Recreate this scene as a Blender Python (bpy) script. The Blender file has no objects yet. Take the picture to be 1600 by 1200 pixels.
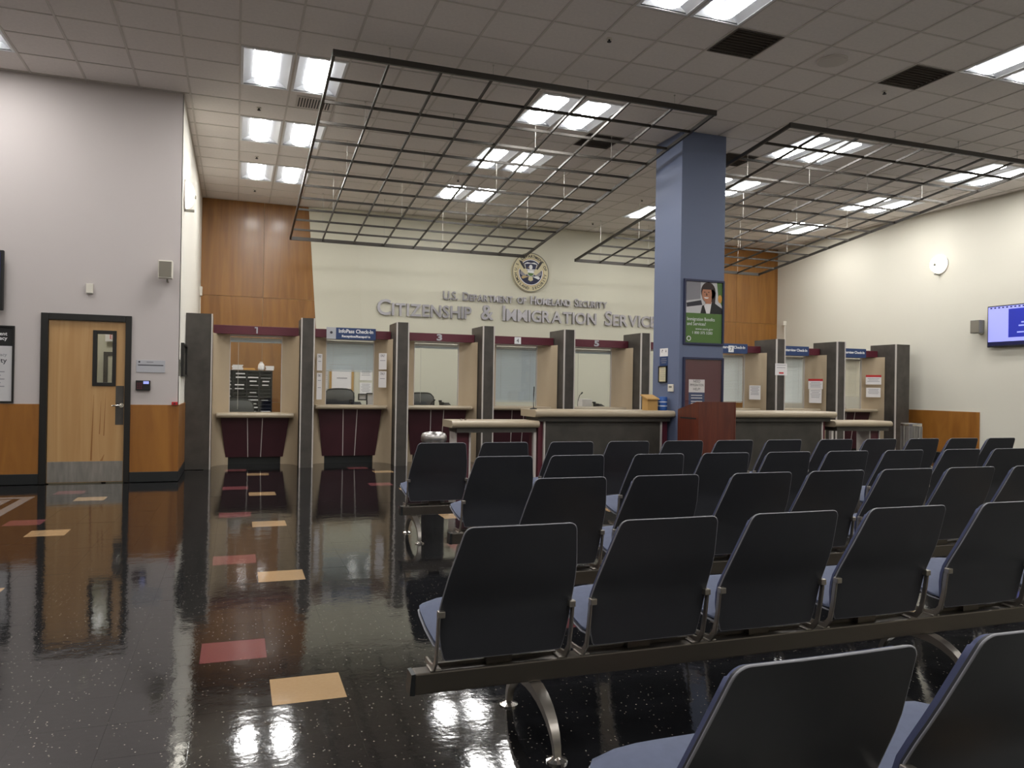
import bpy, bmesh, math, random
from mathutils import Vector, Matrix
random.seed(7)
PI = math.pi
S = bpy.context.scene
COL = S.collection

# ------------------------------------------------------------------ camera
F_PX = 1203.9
YAW, PITCH, ROLL = (math.radians(a) for a in (19.69, 0.22, 0.955))
EYE = Vector((0, 0, 1.31))
_f = Vector((math.sin(YAW)*math.cos(PITCH), math.cos(YAW)*math.cos(PITCH), math.sin(PITCH)))
_r0 = Vector((math.cos(YAW), -math.sin(YAW), 0)); _u0 = _r0.cross(_f)
_r = _r0*math.cos(ROLL)+_u0*math.sin(ROLL); _u = -_r0*math.sin(ROLL)+_u0*math.cos(ROLL)
cd = bpy.data.cameras.new('camera'); cam = bpy.data.objects.new('camera', cd); COL.objects.link(cam)
cd.sensor_width = 36; cd.lens = F_PX/1600*36; cd.clip_start = 0.02; cd.clip_end = 200
M = Matrix((( _r.x, _u.x, -_f.x, EYE.x), (_r.y, _u.y, -_f.y, EYE.y), (_r.z, _u.z, -_f.z, EYE.z), (0,0,0,1)))
cam.matrix_world = M
S.camera = cam

# ------------------------------------------------------------------ world, exposure
w = bpy.data.worlds.new('world'); S.world = w; w.use_nodes = True
w.node_tree.nodes['Background'].inputs[0].default_value = (0.5, 0.48, 0.45, 1)
w.node_tree.nodes['Background'].inputs[1].default_value = 0.02
S.view_settings.view_transform = 'Standard'; S.view_settings.look = 'None'
S.view_settings.exposure = 0.0; S.view_settings.gamma = 1.0; S.view_settings.use_curve_mapping = False
LAMP = 38.0          # radiance of the fluorescent baskets

# ------------------------------------------------------------------ materials
def lin(c):
    return tuple(((v/255)/12.92 if v/255 <= .04045 else (((v/255)+.055)/1.055)**2.4) for v in c)+(1,)
MATS = {}
def mat(name, col, rough=.5, metal=0., spec=.5, emit=0., var=0., scale=8., stretch=(1,1,1), col2=None, bump=0., bscale=40., coat=0.):
    if name in MATS: return MATS[name]
    m = bpy.data.materials.new(name); m.use_nodes = True; MATS[name] = m
    nt = m.node_tree; b = nt.nodes['Principled BSDF']
    b.inputs['Base Color'].default_value = lin(col); b.inputs['Roughness'].default_value = rough
    b.inputs['Metallic'].default_value = metal; b.inputs['Specular IOR Level'].default_value = spec
    if coat: b.inputs['Coat Weight'].default_value = coat; b.inputs['Coat Roughness'].default_value = .08
    if emit:
        b.inputs['Emission Color'].default_value = lin(col); b.inputs['Emission Strength'].default_value = emit
    if var or col2 or bump:
        tc = nt.nodes.new('ShaderNodeTexCoord'); mp = nt.nodes.new('ShaderNodeMapping'); mp.inputs['Scale'].default_value = stretch
        nt.links.new(tc.outputs['Object'], mp.inputs[0])
        if var or col2:
            n = nt.nodes.new('ShaderNodeTexNoise'); n.inputs['Scale'].default_value = scale; n.inputs['Detail'].default_value = 6
            nt.links.new(mp.outputs[0], n.inputs['Vector'])
            rp = nt.nodes.new('ShaderNodeValToRGB'); rp.color_ramp.elements[0].position = .3; rp.color_ramp.elements[1].position = .7
            c2 = col2 or tuple(max(0, v*(1-var)) for v in col)
            rp.color_ramp.elements[0].color = lin(c2); rp.color_ramp.elements[1].color = lin(col)
            nt.links.new(n.outputs[0], rp.inputs[0]); nt.links.new(rp.outputs[0], b.inputs['Base Color'])
        if bump:
            n2 = nt.nodes.new('ShaderNodeTexNoise'); n2.inputs['Scale'].default_value = bscale; n2.inputs['Detail'].default_value = 3
            nt.links.new(mp.outputs[0], n2.inputs['Vector'])
            bp = nt.nodes.new('ShaderNodeBump'); bp.inputs['Strength'].default_value = bump; bp.inputs['Distance'].default_value = .01
            nt.links.new(n2.outputs[0], bp.inputs['Height']); nt.links.new(bp.outputs[0], b.inputs['Normal'])
    return m

def wood(name, c1, c2, grain=(6, 6, .5), rough=.35, coat=.25):
    m = bpy.data.materials.new(name); m.use_nodes = True; MATS[name] = m
    nt = m.node_tree; b = nt.nodes['Principled BSDF']; b.inputs['Roughness'].default_value = rough
    b.inputs['Coat Weight'].default_value = coat; b.inputs['Coat Roughness'].default_value = .15
    g = nt.nodes.new('ShaderNodeNewGeometry'); mp = nt.nodes.new('ShaderNodeMapping'); mp.inputs['Scale'].default_value = grain
    nt.links.new(g.outputs['Position'], mp.inputs[0])
    oi = nt.nodes.new('ShaderNodeObjectInfo'); mu = nt.nodes.new('ShaderNodeMath'); mu.operation = 'MULTIPLY'; mu.inputs[1].default_value = 37
    nt.links.new(oi.outputs['Random'], mu.inputs[0]); nt.links.new(mu.outputs[0], mp.inputs['Location'])
    n = nt.nodes.new('ShaderNodeTexNoise'); n.inputs['Scale'].default_value = 1.3; n.inputs['Detail'].default_value = 8; n.inputs['Distortion'].default_value = 1.2
    nt.links.new(mp.outputs[0], n.inputs['Vector'])
    rp = nt.nodes.new('ShaderNodeValToRGB'); e = rp.color_ramp.elements; e[0].position = .28; e[1].position = .72
    e[0].color = lin(c2); e[1].color = lin(c1)
    nt.links.new(n.outputs[0], rp.inputs[0]); nt.links.new(rp.outputs[0], b.inputs['Base Color'])
    return m

def floor_mat(name, base, chip, chips=True):
    m = bpy.data.materials.new(name); m.use_nodes = True; MATS[name] = m
    nt = m.node_tree; b = nt.nodes['Principled BSDF']; L = nt.links.new
    b.inputs['Roughness'].default_value = .065; b.inputs['Specular IOR Level'].default_value = .8
    g = nt.nodes.new('ShaderNodeNewGeometry')
    if chips:
        v = nt.nodes.new('ShaderNodeTexVoronoi'); v.inputs['Scale'].default_value = 46; L(g.outputs['Position'], v.inputs['Vector'])
        r = nt.nodes.new('ShaderNodeValToRGB'); r.color_ramp.elements[0].position = .0; r.color_ramp.elements[1].position = .17
        r.color_ramp.elements[0].color = (1,1,1,1); r.color_ramp.elements[1].color = (0,0,0,1); L(v.outputs['Distance'], r.inputs[0])
        s = nt.nodes.new('ShaderNodeSeparateColor'); L(v.outputs['Color'], s.inputs[0])
        gt = nt.nodes.new('ShaderNodeMath'); gt.operation = 'GREATER_THAN'; gt.inputs[1].default_value = .42; L(s.outputs[0], gt.inputs[0])
        mu = nt.nodes.new('ShaderNodeMath'); mu.operation = 'MULTIPLY'; L(r.outputs[0], mu.inputs[0]); L(gt.outputs[0], mu.inputs[1])
        mx = nt.nodes.new('ShaderNodeMix'); mx.data_type = 'RGBA'; mx.inputs[6].default_value = lin(base); mx.inputs[7].default_value = lin(chip)
        L(mu.outputs[0], mx.inputs[0]); L(mx.outputs[2], b.inputs['Base Color'])
    else:
        n = nt.nodes.new('ShaderNodeTexNoise'); n.inputs['Scale'].default_value = 60; L(g.outputs['Position'], n.inputs['Vector'])
        mx = nt.nodes.new('ShaderNodeMix'); mx.data_type = 'RGBA'; mx.inputs[6].default_value = lin(base); mx.inputs[7].default_value = lin(chip)
        L(n.outputs[0], mx.inputs[0]); L(mx.outputs[2], b.inputs['Base Color'])
    n1 = nt.nodes.new('ShaderNodeTexNoise'); n1.inputs['Scale'].default_value = 7; n1.inputs['Detail'].default_value = 2; L(g.outputs['Position'], n1.inputs['Vector'])
    n2 = nt.nodes.new('ShaderNodeTexNoise'); n2.inputs['Scale'].default_value = 45; n2.inputs['Detail'].default_value = 2; L(g.outputs['Position'], n2.inputs['Vector'])
    b1 = nt.nodes.new('ShaderNodeBump'); b1.inputs['Strength'].default_value = .075; b1.inputs['Distance'].default_value = .012; L(n1.outputs[0], b1.inputs['Height'])
    b2 = nt.nodes.new('ShaderNodeBump'); b2.inputs['Strength'].default_value = .05; b2.inputs['Distance'].default_value = .004; L(n2.outputs[0], b2.inputs['Height']); L(b1.outputs[0], b2.inputs['Normal'])
    L(b2.outputs[0], b.inputs['Normal'])
    return m

def glass_mat(name, tint=(225,232,228)):
    m = bpy.data.materials.new(name); m.use_nodes = True; MATS[name] = m
    nt = m.node_tree; nt.nodes.clear(); L = nt.links.new
    o = nt.nodes.new('ShaderNodeOutputMaterial'); mx = nt.nodes.new('ShaderNodeMixShader'); t = nt.nodes.new('ShaderNodeBsdfTransparent'); gl = nt.nodes.new('ShaderNodeBsdfGlossy')
    fr = nt.nodes.new('ShaderNodeLayerWeight'); fr.inputs[0].default_value = .5
    pw = nt.nodes.new('ShaderNodeMath'); pw.operation = 'POWER'; pw.inputs[1].default_value = 5; L(fr.outputs['Facing'], pw.inputs[0])
    ad = nt.nodes.new('ShaderNodeMath'); ad.operation = 'MULTIPLY_ADD'; ad.inputs[1].default_value = .96; ad.inputs[2].default_value = .04; L(pw.outputs[0], ad.inputs[0])
    t.inputs[0].default_value = lin(tint); gl.inputs['Roughness'].default_value = .02
    L(ad.outputs[0], mx.inputs[0]); L(t.outputs[0], mx.inputs[1]); L(gl.outputs[0], mx.inputs[2]); L(mx.outputs[0], o.inputs[0])
    return m

mat('mauve_paint', (192,184,182), .75, bump=.03, bscale=120)
mat('white_paint', (226,222,212), .7, bump=.03, bscale=120)
mat('cream_paint', (206,203,186), .7, bump=.02, bscale=90)
mat('ivory_paint', (212,208,195), .7, bump=.02, bscale=90)
mat('tile_white', (234,227,222), .9, var=.03, scale=30, bump=.15, bscale=220)
mat('tbar_white', (205,198,191), .6)
mat('blue_paint', (99,109,136), .55, bump=.03, bscale=90)
mat('black_rubber', (30,32,34), .4)
mat('black_frame', (24,22,21), .4)
mat('maroon', (92,32,46), .45, var=.08, scale=4)
mat('maroon_dark', (64,24,34), .5, var=.1, scale=4)
mat('fin_grey', (80,75,70), .45, var=.22, scale=5, spec=.4)
mat('desk_dark', (70,66,60), .5, var=.25, scale=4)
mat('trim_alu', (200,193,188), .4, .15)
mat('beige', (186,168,142), .6)
mat('beige_top', (168,154,132), .32)
mat('steel', (190,186,184), .3, .9, var=.15, scale=3, stretch=(6,1,1))
mat('chrome', (215,210,205), .15, 1.)
mat('alu_dark', (100,94,88), .36, .8)
mat('alu_bright', (158,152,145), .3, .85)
mat('shell_dark', (51,52,57), .4, var=.05, bump=.05, bscale=500, spec=.4)
mat('shell_edge', (128,128,135), .35)
mat('fabric_blue', (80,87,110), .75, var=.06, scale=40, bump=.06, bscale=600)
mat('fabric_navy', (66,72,104), .8, var=.06, scale=40)
mat('grid_metal', (60,56,52), .42, .45)
mat('wire', (190,186,180), .4, .6)
mat('troffer_white', (235,236,238), .4)
mat('paper', (226,222,222), .8)
mat('paper_grey', (196,194,196), .8)
mat('ink', (60,58,64), .8)
mat('ink_light', (140,138,144), .8)
mat('sign_blue', (38,60,104), .5)
mat('sign_white', (226,226,228), .6)
mat('sign_silver', (176,176,182), .4)
mat('red', (190,38,40), .5)
mat('navy', (34,38,70), .5)
mat('gold', (186,160,110), .4)
mat('seal_cream', (206,196,160), .5)
mat('green', (78,112,48), .5)
mat('dark', (20,19,19), .6)
mat('vent_dark', (84,75,68), .7)
mat('grey_plastic', (120,118,108), .6)
mat('white_plastic', (214,208,196), .5)
mat('speaker_cloth', (126,120,108), .8, bump=.1, bscale=300)
mat('letter_metal', (172,169,174), .34, .9)
mat('blind_slat', (190,199,206), .5)
mat('blind_pale', (226,230,231), .5)
mat('blind_cream', (226,219,202), .5)
mat('mesh_grey', (58,58,57), .6)
mat('tray_black', (34,33,36), .5)
mat('skin', (176,120,92), .6)
mat('hair', (48,30,26), .6)
mat('envelope', (206,150,70), .7)
mat('carton', (176,138,80), .7)
mat('can_blue', (40,86,160), .4)
mat('inlay_grey', (170,168,164), .12)
mat('screen_blue', (34,44,150), .3, emit=.6)
mat('screen_lilac', (148,152,232), .3, emit=.7)
mat('screen_dark', (16,18,60), .3, emit=.4)
mat('screen_text', (150,160,230), .3, emit=.7)
mat('lamp_glow', (253,252,249), .4, emit=LAMP)
mat('sconce_glow', (255,250,236), .4, emit=4.5)
mat('corridor_glow', (255,250,240), .4, emit=16.)
mat('basket_side', (240,242,245), .5, emit=.9)
wood('panel_wood', (152,104,46), (124,80,29), grain=(5, 5, .45))
wood('wainscot_wood', (162,108,46), (132,82,30), grain=(3, 3, .6))
wood('door_wood', (190,152,104), (174,132,84), grain=(7, 7, .35))
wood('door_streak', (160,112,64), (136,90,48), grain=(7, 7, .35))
wood('podium_wood', (100,45,28), (76,30,19), grain=(9, 9, .7), rough=.4)
floor_mat('floor_black', (20,20,22), (190,180,166))
floor_mat('floor_tan', (172,143,108), (160,131,97), False)
floor_mat('floor_red', (116,66,69), (106,59,62), False)
floor_mat('floor_grey', (120,118,116), (134,132,130), False)
glass_mat('glass', (252,253,252))
glass_mat('pane_tint', (253,253,253))

# ------------------------------------------------------------------ mesh helpers
class MB:
    def __init__(s): s.v = []; s.f = []
    def add(s, vs, fs):
        o = len(s.v); s.v += [tuple(p) for p in vs]; s.f += [tuple(i+o for i in f) for f in fs]; return s
    def box(s, x0, x1, y0, y1, z0, z1):
        return s.add([(x0,y0,z0),(x1,y0,z0),(x1,y1,z0),(x0,y1,z0),(x0,y0,z1),(x1,y0,z1),(x1,y1,z1),(x0,y1,z1)],
                     [(0,3,2,1),(4,5,6,7),(0,1,5,4),(1,2,6,5),(2,3,7,6),(3,0,4,7)])
    def prism(s, poly, a, b, axis='y'):
        """closed polygon in the two other axes, extruded along axis from a to b"""
        n = len(poly)
        def P(p, t):
            return (p[0], t, p[1]) if axis == 'y' else ((t, p[0], p[1]) if axis == 'x' else (p[0], p[1], t))
        vs = [P(p, a) for p in poly]+[P(p, b) for p in poly]
        fs = [tuple(range(n))[::-1], tuple(range(n, 2*n))]+[(i, (i+1) % n, n+(i+1) % n, n+i) for i in range(n)]
        return s.add(vs, fs)
    def tube(s, pts, r, seg=8, caps=True):
        pts = [Vector(p) for p in pts]; n = len(pts); rr = r if isinstance(r, (list, tuple)) else [r]*n
        rings = []
        up = Vector((0, 0, 1))
        for i, p in enumerate(pts):
            d = (pts[min(i+1, n-1)]-pts[max(i-1, 0)]).normalized()
            a = d.cross(up)
            if a.length < 1e-3: a = d.cross(Vector((1, 0, 0)))
            a.normalize(); b = d.cross(a)
            rings.append([p+(a*math.cos(2*PI*k/seg)+b*math.sin(2*PI*k/seg))*rr[i] for k in range(seg)])
        vs = [q for R in rings for q in R]; fs = []
        for i in range(n-1):
            for k in range(seg):
                fs.append((i*seg+k, i*seg+(k+1) % seg, (i+1)*seg+(k+1) % seg, (i+1)*seg+k))
        if caps: fs += [tuple(range(seg))[::-1], tuple(range((n-1)*seg, n*seg))]
        return s.add(vs, fs)
    def lathe(s, prof, cx=0, cy=0, seg=24, axis='z'):
        vs = []; fs = []; n = len(prof)
        for r, h in prof:
            for k in range(seg):
                a = 2*PI*k/seg; c, d = r*math.cos(a), r*math.sin(a)
                vs.append((cx+c, cy+d, h) if axis == 'z' else (cx+c, h, cy+d))
        for i in range(n-1):
            for k in range(seg):
                fs.append((i*seg+k, i*seg+(k+1) % seg, (i+1)*seg+(k+1) % seg, (i+1)*seg+k))
        fs += [tuple(range(seg))[::-1], tuple(range((n-1)*seg, n*seg))]
        return s.add(vs, fs)
    def strip(s, prof, x0, x1, closed=True):
        """profile of (y,z) points swept along x"""
        return s.prism(prof, x0, x1, 'x')
    def mesh(s, name, m=None):
        me = bpy.data.meshes.new(name); me.from_pydata(s.v, [], s.f); me.validate()
        bm = bmesh.new(); bm.from_mesh(me); bmesh.ops.recalc_face_normals(bm, faces=bm.faces); bm.to_mesh(me); bm.free()
        if m: me.materials.append(MATS[m])
        return me
    def build(s, name, m, parent=None, smooth=False, bevel=0., kind=None, auto=None):
        me = s.mesh(name, m)
        o = bpy.data.objects.new(name, me); COL.objects.link(o)
        if parent: o.parent = parent
        if smooth:
            for p in me.polygons: p.use_smooth = True
            if auto is not None:
                md = o.modifiers.new('sm', 'EDGE_SPLIT'); md.split_angle = math.radians(auto)
        if bevel:
            bv = o.modifiers.new('bevel', 'BEVEL'); bv.width = bevel; bv.segments = 2; bv.limit_method = 'ANGLE'
        if kind: o['kind'] = kind
        return o
def link(name, me, parent=None, loc=None, rotz=0):
    o = bpy.data.objects.new(name, me); COL.objects.link(o)
    if parent: o.parent = parent
    if loc: o.location = loc
    if rotz: o.rotation_euler[2] = rotz
    return o
def empty(name, loc=(0,0,0), rotz=0):
    o = bpy.data.objects.new(name, None); COL.objects.link(o); o.location = loc; o.rotation_euler[2] = rotz
    o.empty_display_size = .1
    return o
def tag(o, label, cat, group=None):
    o['label'] = label; o['category'] = cat
    if group: o['group'] = group
    return o
def struct(o): o['kind'] = 'structure'; return o
def copy_tree(o, parent=None):
    c = o.copy(); COL.objects.link(c); c.parent = parent
    for ch in list(o.children): copy_tree(ch, c)
    return c
_tc = {}
def text_mesh(body, size=1., ext=0., align='CENTER', bold=0.):
    k = (body, round(size, 4), round(ext, 4), align, bold)
    if k in _tc: return _tc[k]
    cu = bpy.data.curves.new('txt', 'FONT'); cu.body = body; cu.size = size; cu.extrude = ext; cu.align_x = align; cu.offset = bold
    cu.resolution_u = 3
    ob = bpy.data.objects.new('txt', cu); COL.objects.link(ob)
    me = bpy.data.meshes.new_from_object(ob); bpy.data.objects.remove(ob); bpy.data.curves.remove(cu)
    _tc[k] = me; return me
def text(name, body, size, loc, face, m, parent=None, ext=.001, align='CENTER', width=None, bold=0.):
    """face: '-y' readable from -Y, '-x' readable from -X (on a plane facing -X)"""
    me = text_mesh(body, size, ext, align, bold).copy(); me.materials.clear(); me.materials.append(MATS[m])
    o = link(name, me, parent, loc)
    o.rotation_euler = (PI/2, 0, 0) if face == '-y' else (PI/2, 0, -PI/2)
    if width:
        xs = [v.co.x for v in me.vertices]; wd = max(xs)-min(xs); o.scale = (width/wd, 1, 1)
    return o
def project(p):
    v = Vector(p)-EYE; z = v.dot(_f)
    if z < .05: return None
    return 800+F_PX*v.dot(_r)/z, 600-F_PX*v.dot(_u)/z
def view_area(pts):
    q = [project(p) for p in pts]
    if any(a is None for a in q): return 0
    cx = sum(a[0] for a in q)/len(q); cy = sum(a[1] for a in q)/len(q)
    if not(-30 < cx < 1630 and -30 < cy < 1230): return 0
    return abs(sum(q[i][0]*q[(i+1) % len(q)][1]-q[(i+1) % len(q)][0]*q[i][1] for i in range(len(q))))/2

# ------------------------------------------------------------------ room constants
XL, XR = -7.0, 13.6
YB, YF = 17.05, -3.5
YW = 11.02          # wall with the door
XC = -0.72          # corner of that wall
HC = 5.095
TX, TY = .61, .602
GX0, GY0 = -.0226, 7.372
gx = lambda c: GX0+TX*c
gy = lambda r: GY0+TY*r

# ---------------------------------------------------------------- floor
floor = struct(MB().box(XL, XR, YF, YB, -.15, -.006).build('floor', 'floor_black'))
FX, FY = .30, .2925
FX0, FY0 = .16, 3.27
accent = {}
for n in range(-4, 5):
    for k in range(-2, 5):
        accent[(n*6, k*7)] = 'floor_tan'; accent[(n*6-1, k*7+2)] = 'floor_red'
cells = []
i0, i1 = math.floor((XL-FX0)/FX), math.ceil((XR-FX0)/FX)
j0, j1 = math.floor((YF-FY0)/FY), math.ceil((YB-FY0)/FY)
for i in range(i0, i1):
    for j in range(j0, j1):
        x, y = FX0+i*FX, FY0+j*FY
        if x < -.72 and y > YW-.2: continue
        if i in (-9, -8) or False: pass
        cells.append((view_area([(x,y,0),(x+FX,y,0),(x+FX,y+FY,0),(x,y+FY,0)]) if not (x > 1.6 and y > .6) else 0, i, j))
cells.sort(reverse=True)
near = set((i, j) for a, i, j in cells[:270] if a > 0)
acc_on = set(k for k in accent if not (FX0+k[0]*FX < -2 or FX0+k[0]*FX < XC and FY0+k[1]*FY > YW-.3))
g = .0004
tm = {}
for nm in ('floor_black', 'floor_tan', 'floor_red'):
    tm[nm] = MB().box(g, FX-g, g, FY-g, -.006, 0).mesh('floor_tile', nm)
far = MB()
for a, i, j in cells:
    k = (i, j); x, y = FX0+i*FX, FY0+j*FY
    mt = accent.get(k, 'floor_black') if k in acc_on else 'floor_black'
    if k in near or mt != 'floor_black':
        o = link('floor_tile', tm[mt], floor, (x, y, random.uniform(-.0002, .0002)))
        o.rotation_euler = (random.uniform(-.0007, .0007), random.uniform(-.0007, .0007), 0)
    else:
        x1, y1 = min(x+FX, XR), min(y+FY, YB); x0, y0 = max(x, XL), max(y, YF)
        far.add([(x0,y0,0),(x1,y0,0),(x1,y1,0),(x0,y1,0)], [(0,1,2,3)])
fo = far.build('floor_tile_field', 'floor_black', floor); fo['kind'] = 'stuff'
bm = bmesh.new(); bm.from_mesh(fo.data); bmesh.ops.remove_doubles(bm, verts=bm.verts, dist=.0005); bm.to_mesh(fo.data); bm.free()
# pale inlaid border strips at the left
for nm, x1, y1, wd in (('inlay_strip', -2.09, 9.86, .10), ('inlay_strip', -2.27, 9.67, .09)):
    m = MB().box(-6., x1, y1-wd*1.3, y1, -.004, .0012); m.build(nm, 'floor_grey', floor)
    m = MB().box(x1-wd, x1, 4.5, y1-wd*1.3, -.004, .0012); m.build(nm, 'floor_grey', floor)

# ---------------------------------------------------------------- ceiling: T-bars and lay-in tiles
LIGHT_COLS = (-6, -5, 0, 1, 6, 7, 13, 14, 19, 20)
LIGHT_ROWS = (-15, -9, -3, 3, 7, 11)  # first row is unseen, added behind the viewer to lift the bounced light
VENTS = [(8, -1), (12, -1), (8, 5), (12, 5)]
occupied = set()
for c in LIGHT_COLS:
    for r in LIGHT_ROWS:
        if c < 0 and r > 5: continue
        occupied |= {(c, r), (c, r+1)}
occupied |= set(VENTS)
m = MB()
c0, c1 = math.floor((XL-GX0)/TX), math.ceil((XR-GX0)/TX)
r0, r1 = math.floor((YF-GY0)/TY), math.ceil((YB-GY0)/TY)
for c in range(c0+1, c1):
    x = gx(c)
    if x < XC-.01:
        m.box(x-.012, x+.012, YF, YW, HC, HC+.03)
    else: m.box(x-.012, x+.012, YF, YB, HC, HC+.03)
lit = set()
for c in LIGHT_COLS:
    for r in LIGHT_ROWS: lit.add((c, r+1))
for r in range(r0+1, r1):
    y = gy(r)
    for c in range(c0, c1):
        xa, xb = max(gx(c), XL), min(gx(c+1), XR)
        if y > YW and xb < XC+.02: continue
        if (c, r) in lit and (c, r) in occupied: continue
        m.box(xa+.012, xb-.012, y-.010, y+.010, HC+.002, HC+.03)
# wall angle
m.box(XL, XC, YW-.02, YW, HC, HC+.01); m.box(XC, XC+.02, YW, YB, HC, HC+.01); m.box(XC, XR, YB-.02, YB, HC, HC+.01); m.box(XR-.02, XR, YF, YB, HC, HC+.01)
ceil = struct(m.build('ceiling', 'tbar_white'))
MB().box(XL-.1, XR+.1, YF-.1, YB+.1, HC+.22, HC+.3).build('ceiling_slab', 'dark', ceil)
tcell = []
for c in range(c0, c1):
    for r in range(r0, r1):
        if (c, r) in occupied: continue
        x0, x1 = max(gx(c), XL), min(gx(c+1), XR); y0, y1 = max(gy(r), YF), min(gy(r+1), YB)
        if x0 < XC-.001:
            if y0 >= YW-.02: 
                if x1 > XC+.05: x0 = XC
                else: continue
            elif x1 <= XC+.05: y1 = min(y1, YW)
        if x1-x0 < .03 or y1-y0 < .03: continue
        full = abs(x1-x0-TX) < .001 and abs(y1-y0-TY) < .001
        tcell.append((view_area([(x0,y0,HC),(x1,y0,HC),(x1,y1,HC),(x0,y1,HC)]), c, r, x0, x1, y0, y1, full))
tcell.sort(reverse=True)
tile_me = MB().box(.012, TX-.012, .010, TY-.010, HC+.008, HC+.022).mesh('ceiling_tile', 'tile_white')
farc = MB()
for n, (a, c, r, x0, x1, y0, y1, full) in enumerate(tcell):
    if n < 298 and a > 0:
        if full: o = link('ceiling_tile', tile_me, ceil, (x0, y0, 0))
        else: MB().box(x0+.008, x1-.008, y0+.006, y1-.006, HC+.008, HC+.022).build('ceiling_tile', 'tile_white', ceil)
    else: farc.box(x0+.010, x1-.010, y0+.008, y1-.008, HC+.008, HC+.022)
farc.build('ceiling_tile_field', 'tile_white', ceil, kind='stuff')

# ---------------------------------------------------------------- walls
DX0, DX1, DZ = -2.30, -1.28, 2.14
m = MB(); m.box(XL, DX0+.02, YW, YW+.14, 0, HC+.1); m.box(DX1-.02, XC, YW, YW+.14, 0, HC+.1); m.box(DX0+.02, DX1-.02, YW, YW+.14, DZ-.02, HC+.1)
wall_left = struct(m.build('wall_left', 'mauve_paint'))
wall_ret = struct(MB().box(XC-.14, XC, YW+.001, YB, 0, HC+.1).build('wall_left_return', 'white_paint'))
wall_back = struct(MB().box(XC-.2, XR+.2, YB, YB+.15, 0, HC+.2).build('wall_back', 'cream_paint'))
wall_right = struct(MB().box(XR, XR+.15, YF, YB, 0, HC+.2).build('wall_right', 'ivory_paint'))
struct(MB().box(XL-.15, XL, YF, YW+.14, 0, HC+.2).build('wall_far_left', 'mauve_paint'))
struct(MB().box(XL-.15, XR+.15, YF-.15, YF, 0, HC+.2).build('wall_rear', 'cream_paint'))
# wood sheets on the back wall, either side of the cream panel
def sheets(parent, y, xs, zs, mname, d=.018, name='wood_panel'):
    for a, b in zip(xs[:-1], xs[1:]):
        for z0, z1 in zip(zs[:-1], zs[1:]):
            MB().box(a+.002, b-.002, y-d, y, z0+.002, z1-.002).build(name, mname, parent, bevel=.002)
sheets(wall_back, YB, (XC, .50, 1.72), (0, .9, 3.10, HC), 'panel_wood')
sheets(wall_back, YB, (11.0, 12.3, XR), (0, .9, 3.10, HC), 'panel_wood')
# cream feature panel with slanting ends and a folded strip
def feature():
    m = MB(); yb = YB-.001
    top = [(1.40, YB-.03), (2.36, YB-.15), (10.53, YB-.15), (11.49, YB-.03)]
    bot = [(1.78, YB-.03), (2.76, YB-.15), (10.13, YB-.15), (11.11, YB-.03)]
    vs = [(x, y, HC-.002) for x, y in top]+[(x, y, 0) for x, y in bot]
    n = 4; fs = [(i, i+1, n+i+1, n+i) for i in range(3)]
    vs += [(top[0][0], yb, HC-.002), (bot[0][0], yb, 0), (top[3][0], yb, HC-.002), (bot[3][0], yb, 0)]
    fs += [(8, 0, 4, 9), (3, 10, 11, 7)]
    fs += [(0, 8, 10, 3, 2, 1), (9, 4, 5, 6, 7, 11), (8, 9, 11, 10)]
    m.add(vs, fs); return m.build('feature_panel', 'cream_paint', wall_back)
feature()
YP = YB-.15
# wainscot and baseboards
for a, b in ((-6.95, -5.75), (-5.75, -4.55), (-4.55, -3.4), (-3.4, DX0)): MB().box(a+.002, b-.002, YW-.016, YW, .13, 1.0).build('wainscot_panel', 'wainscot_wood', wall_left, bevel=.002)
MB().box(DX1, XC+.016, YW-.016, YW, .13, 1.0).build('wainscot_panel', 'wainscot_wood', wall_left, bevel=.002)
MB().box(XC, XC+.016, YW, 12.38, .13, 1.0).build('wainscot_panel', 'wainscot_wood', wall_ret, bevel=.002)
MB().box(XR-.018, XR, 11.02, 13.6, .13, .97).build('wainscot_panel', 'wainscot_wood', wall_right, bevel=.002)
m = MB(); m.box(XL, DX0, YW-.022, YW, 0, .13); m.box(DX1, XC+.022, YW-.022, YW, 0, .13)
struct(m.build('baseboard_left', 'black_rubber', bevel=.004))
struct(MB().box(XC, XC+.022, YW, 12.38, 0, .13).build('baseboard_left_return', 'black_rubber', bevel=.004))
struct(MB().box(XR-.022, XR, YF, YB, 0, .12).build('baseboard_right', 'black_rubber', bevel=.004))

# ---------------------------------------------------------------- door
door = struct(empty('door_1', ((DX0+DX1)/2, YW, 0)))
def D(mb): # world coordinates -> local of the door empty
    mb.v = [(x-(DX0+DX1)/2, y-YW, z) for x, y, z in mb.v]; return mb
m = MB(); m.box(DX0, DX0+.08, -.03+YW, .15+YW, 0, DZ); m.box(DX1-.07, DX1, YW-.03, YW+.15, 0, DZ); m.box(DX0+.08, DX1-.07, YW-.03, YW+.15, DZ-.08, DZ)
D(m).build('door_frame', 'black_frame', door, bevel=.004)
lx0, lx1 = DX0+.084, DX1-.074; gx0, gx1, gz0, gz1 = -1.68, -1.50, 1.28, 1.90
m = MB(); ya, yb = YW+.01, YW+.055
m.box(lx0, gx0, ya, yb, .01, DZ-.085); m.box(gx1, lx1, ya, yb, .01, DZ-.085); m.box(gx0, gx1, ya, yb, .01, gz0); m.box(gx0, gx1, ya, yb, gz1, DZ-.085)
leaf = D(m).build('door_leaf', 'door_wood', door)
m = MB()
for b in ((gx0-.045, gx0, gz0-.045, gz1+.045), (gx1, gx1+.045, gz0-.045, gz1+.045), (gx0, gx1, gz0-.045, gz0), (gx0, gx1, gz1, gz1+.045)): m.box(b[0], b[1], ya-.014, yb+.014, b[2], b[3])
D(m).build('vision_frame', 'black_frame', door, bevel=.003)
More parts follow.
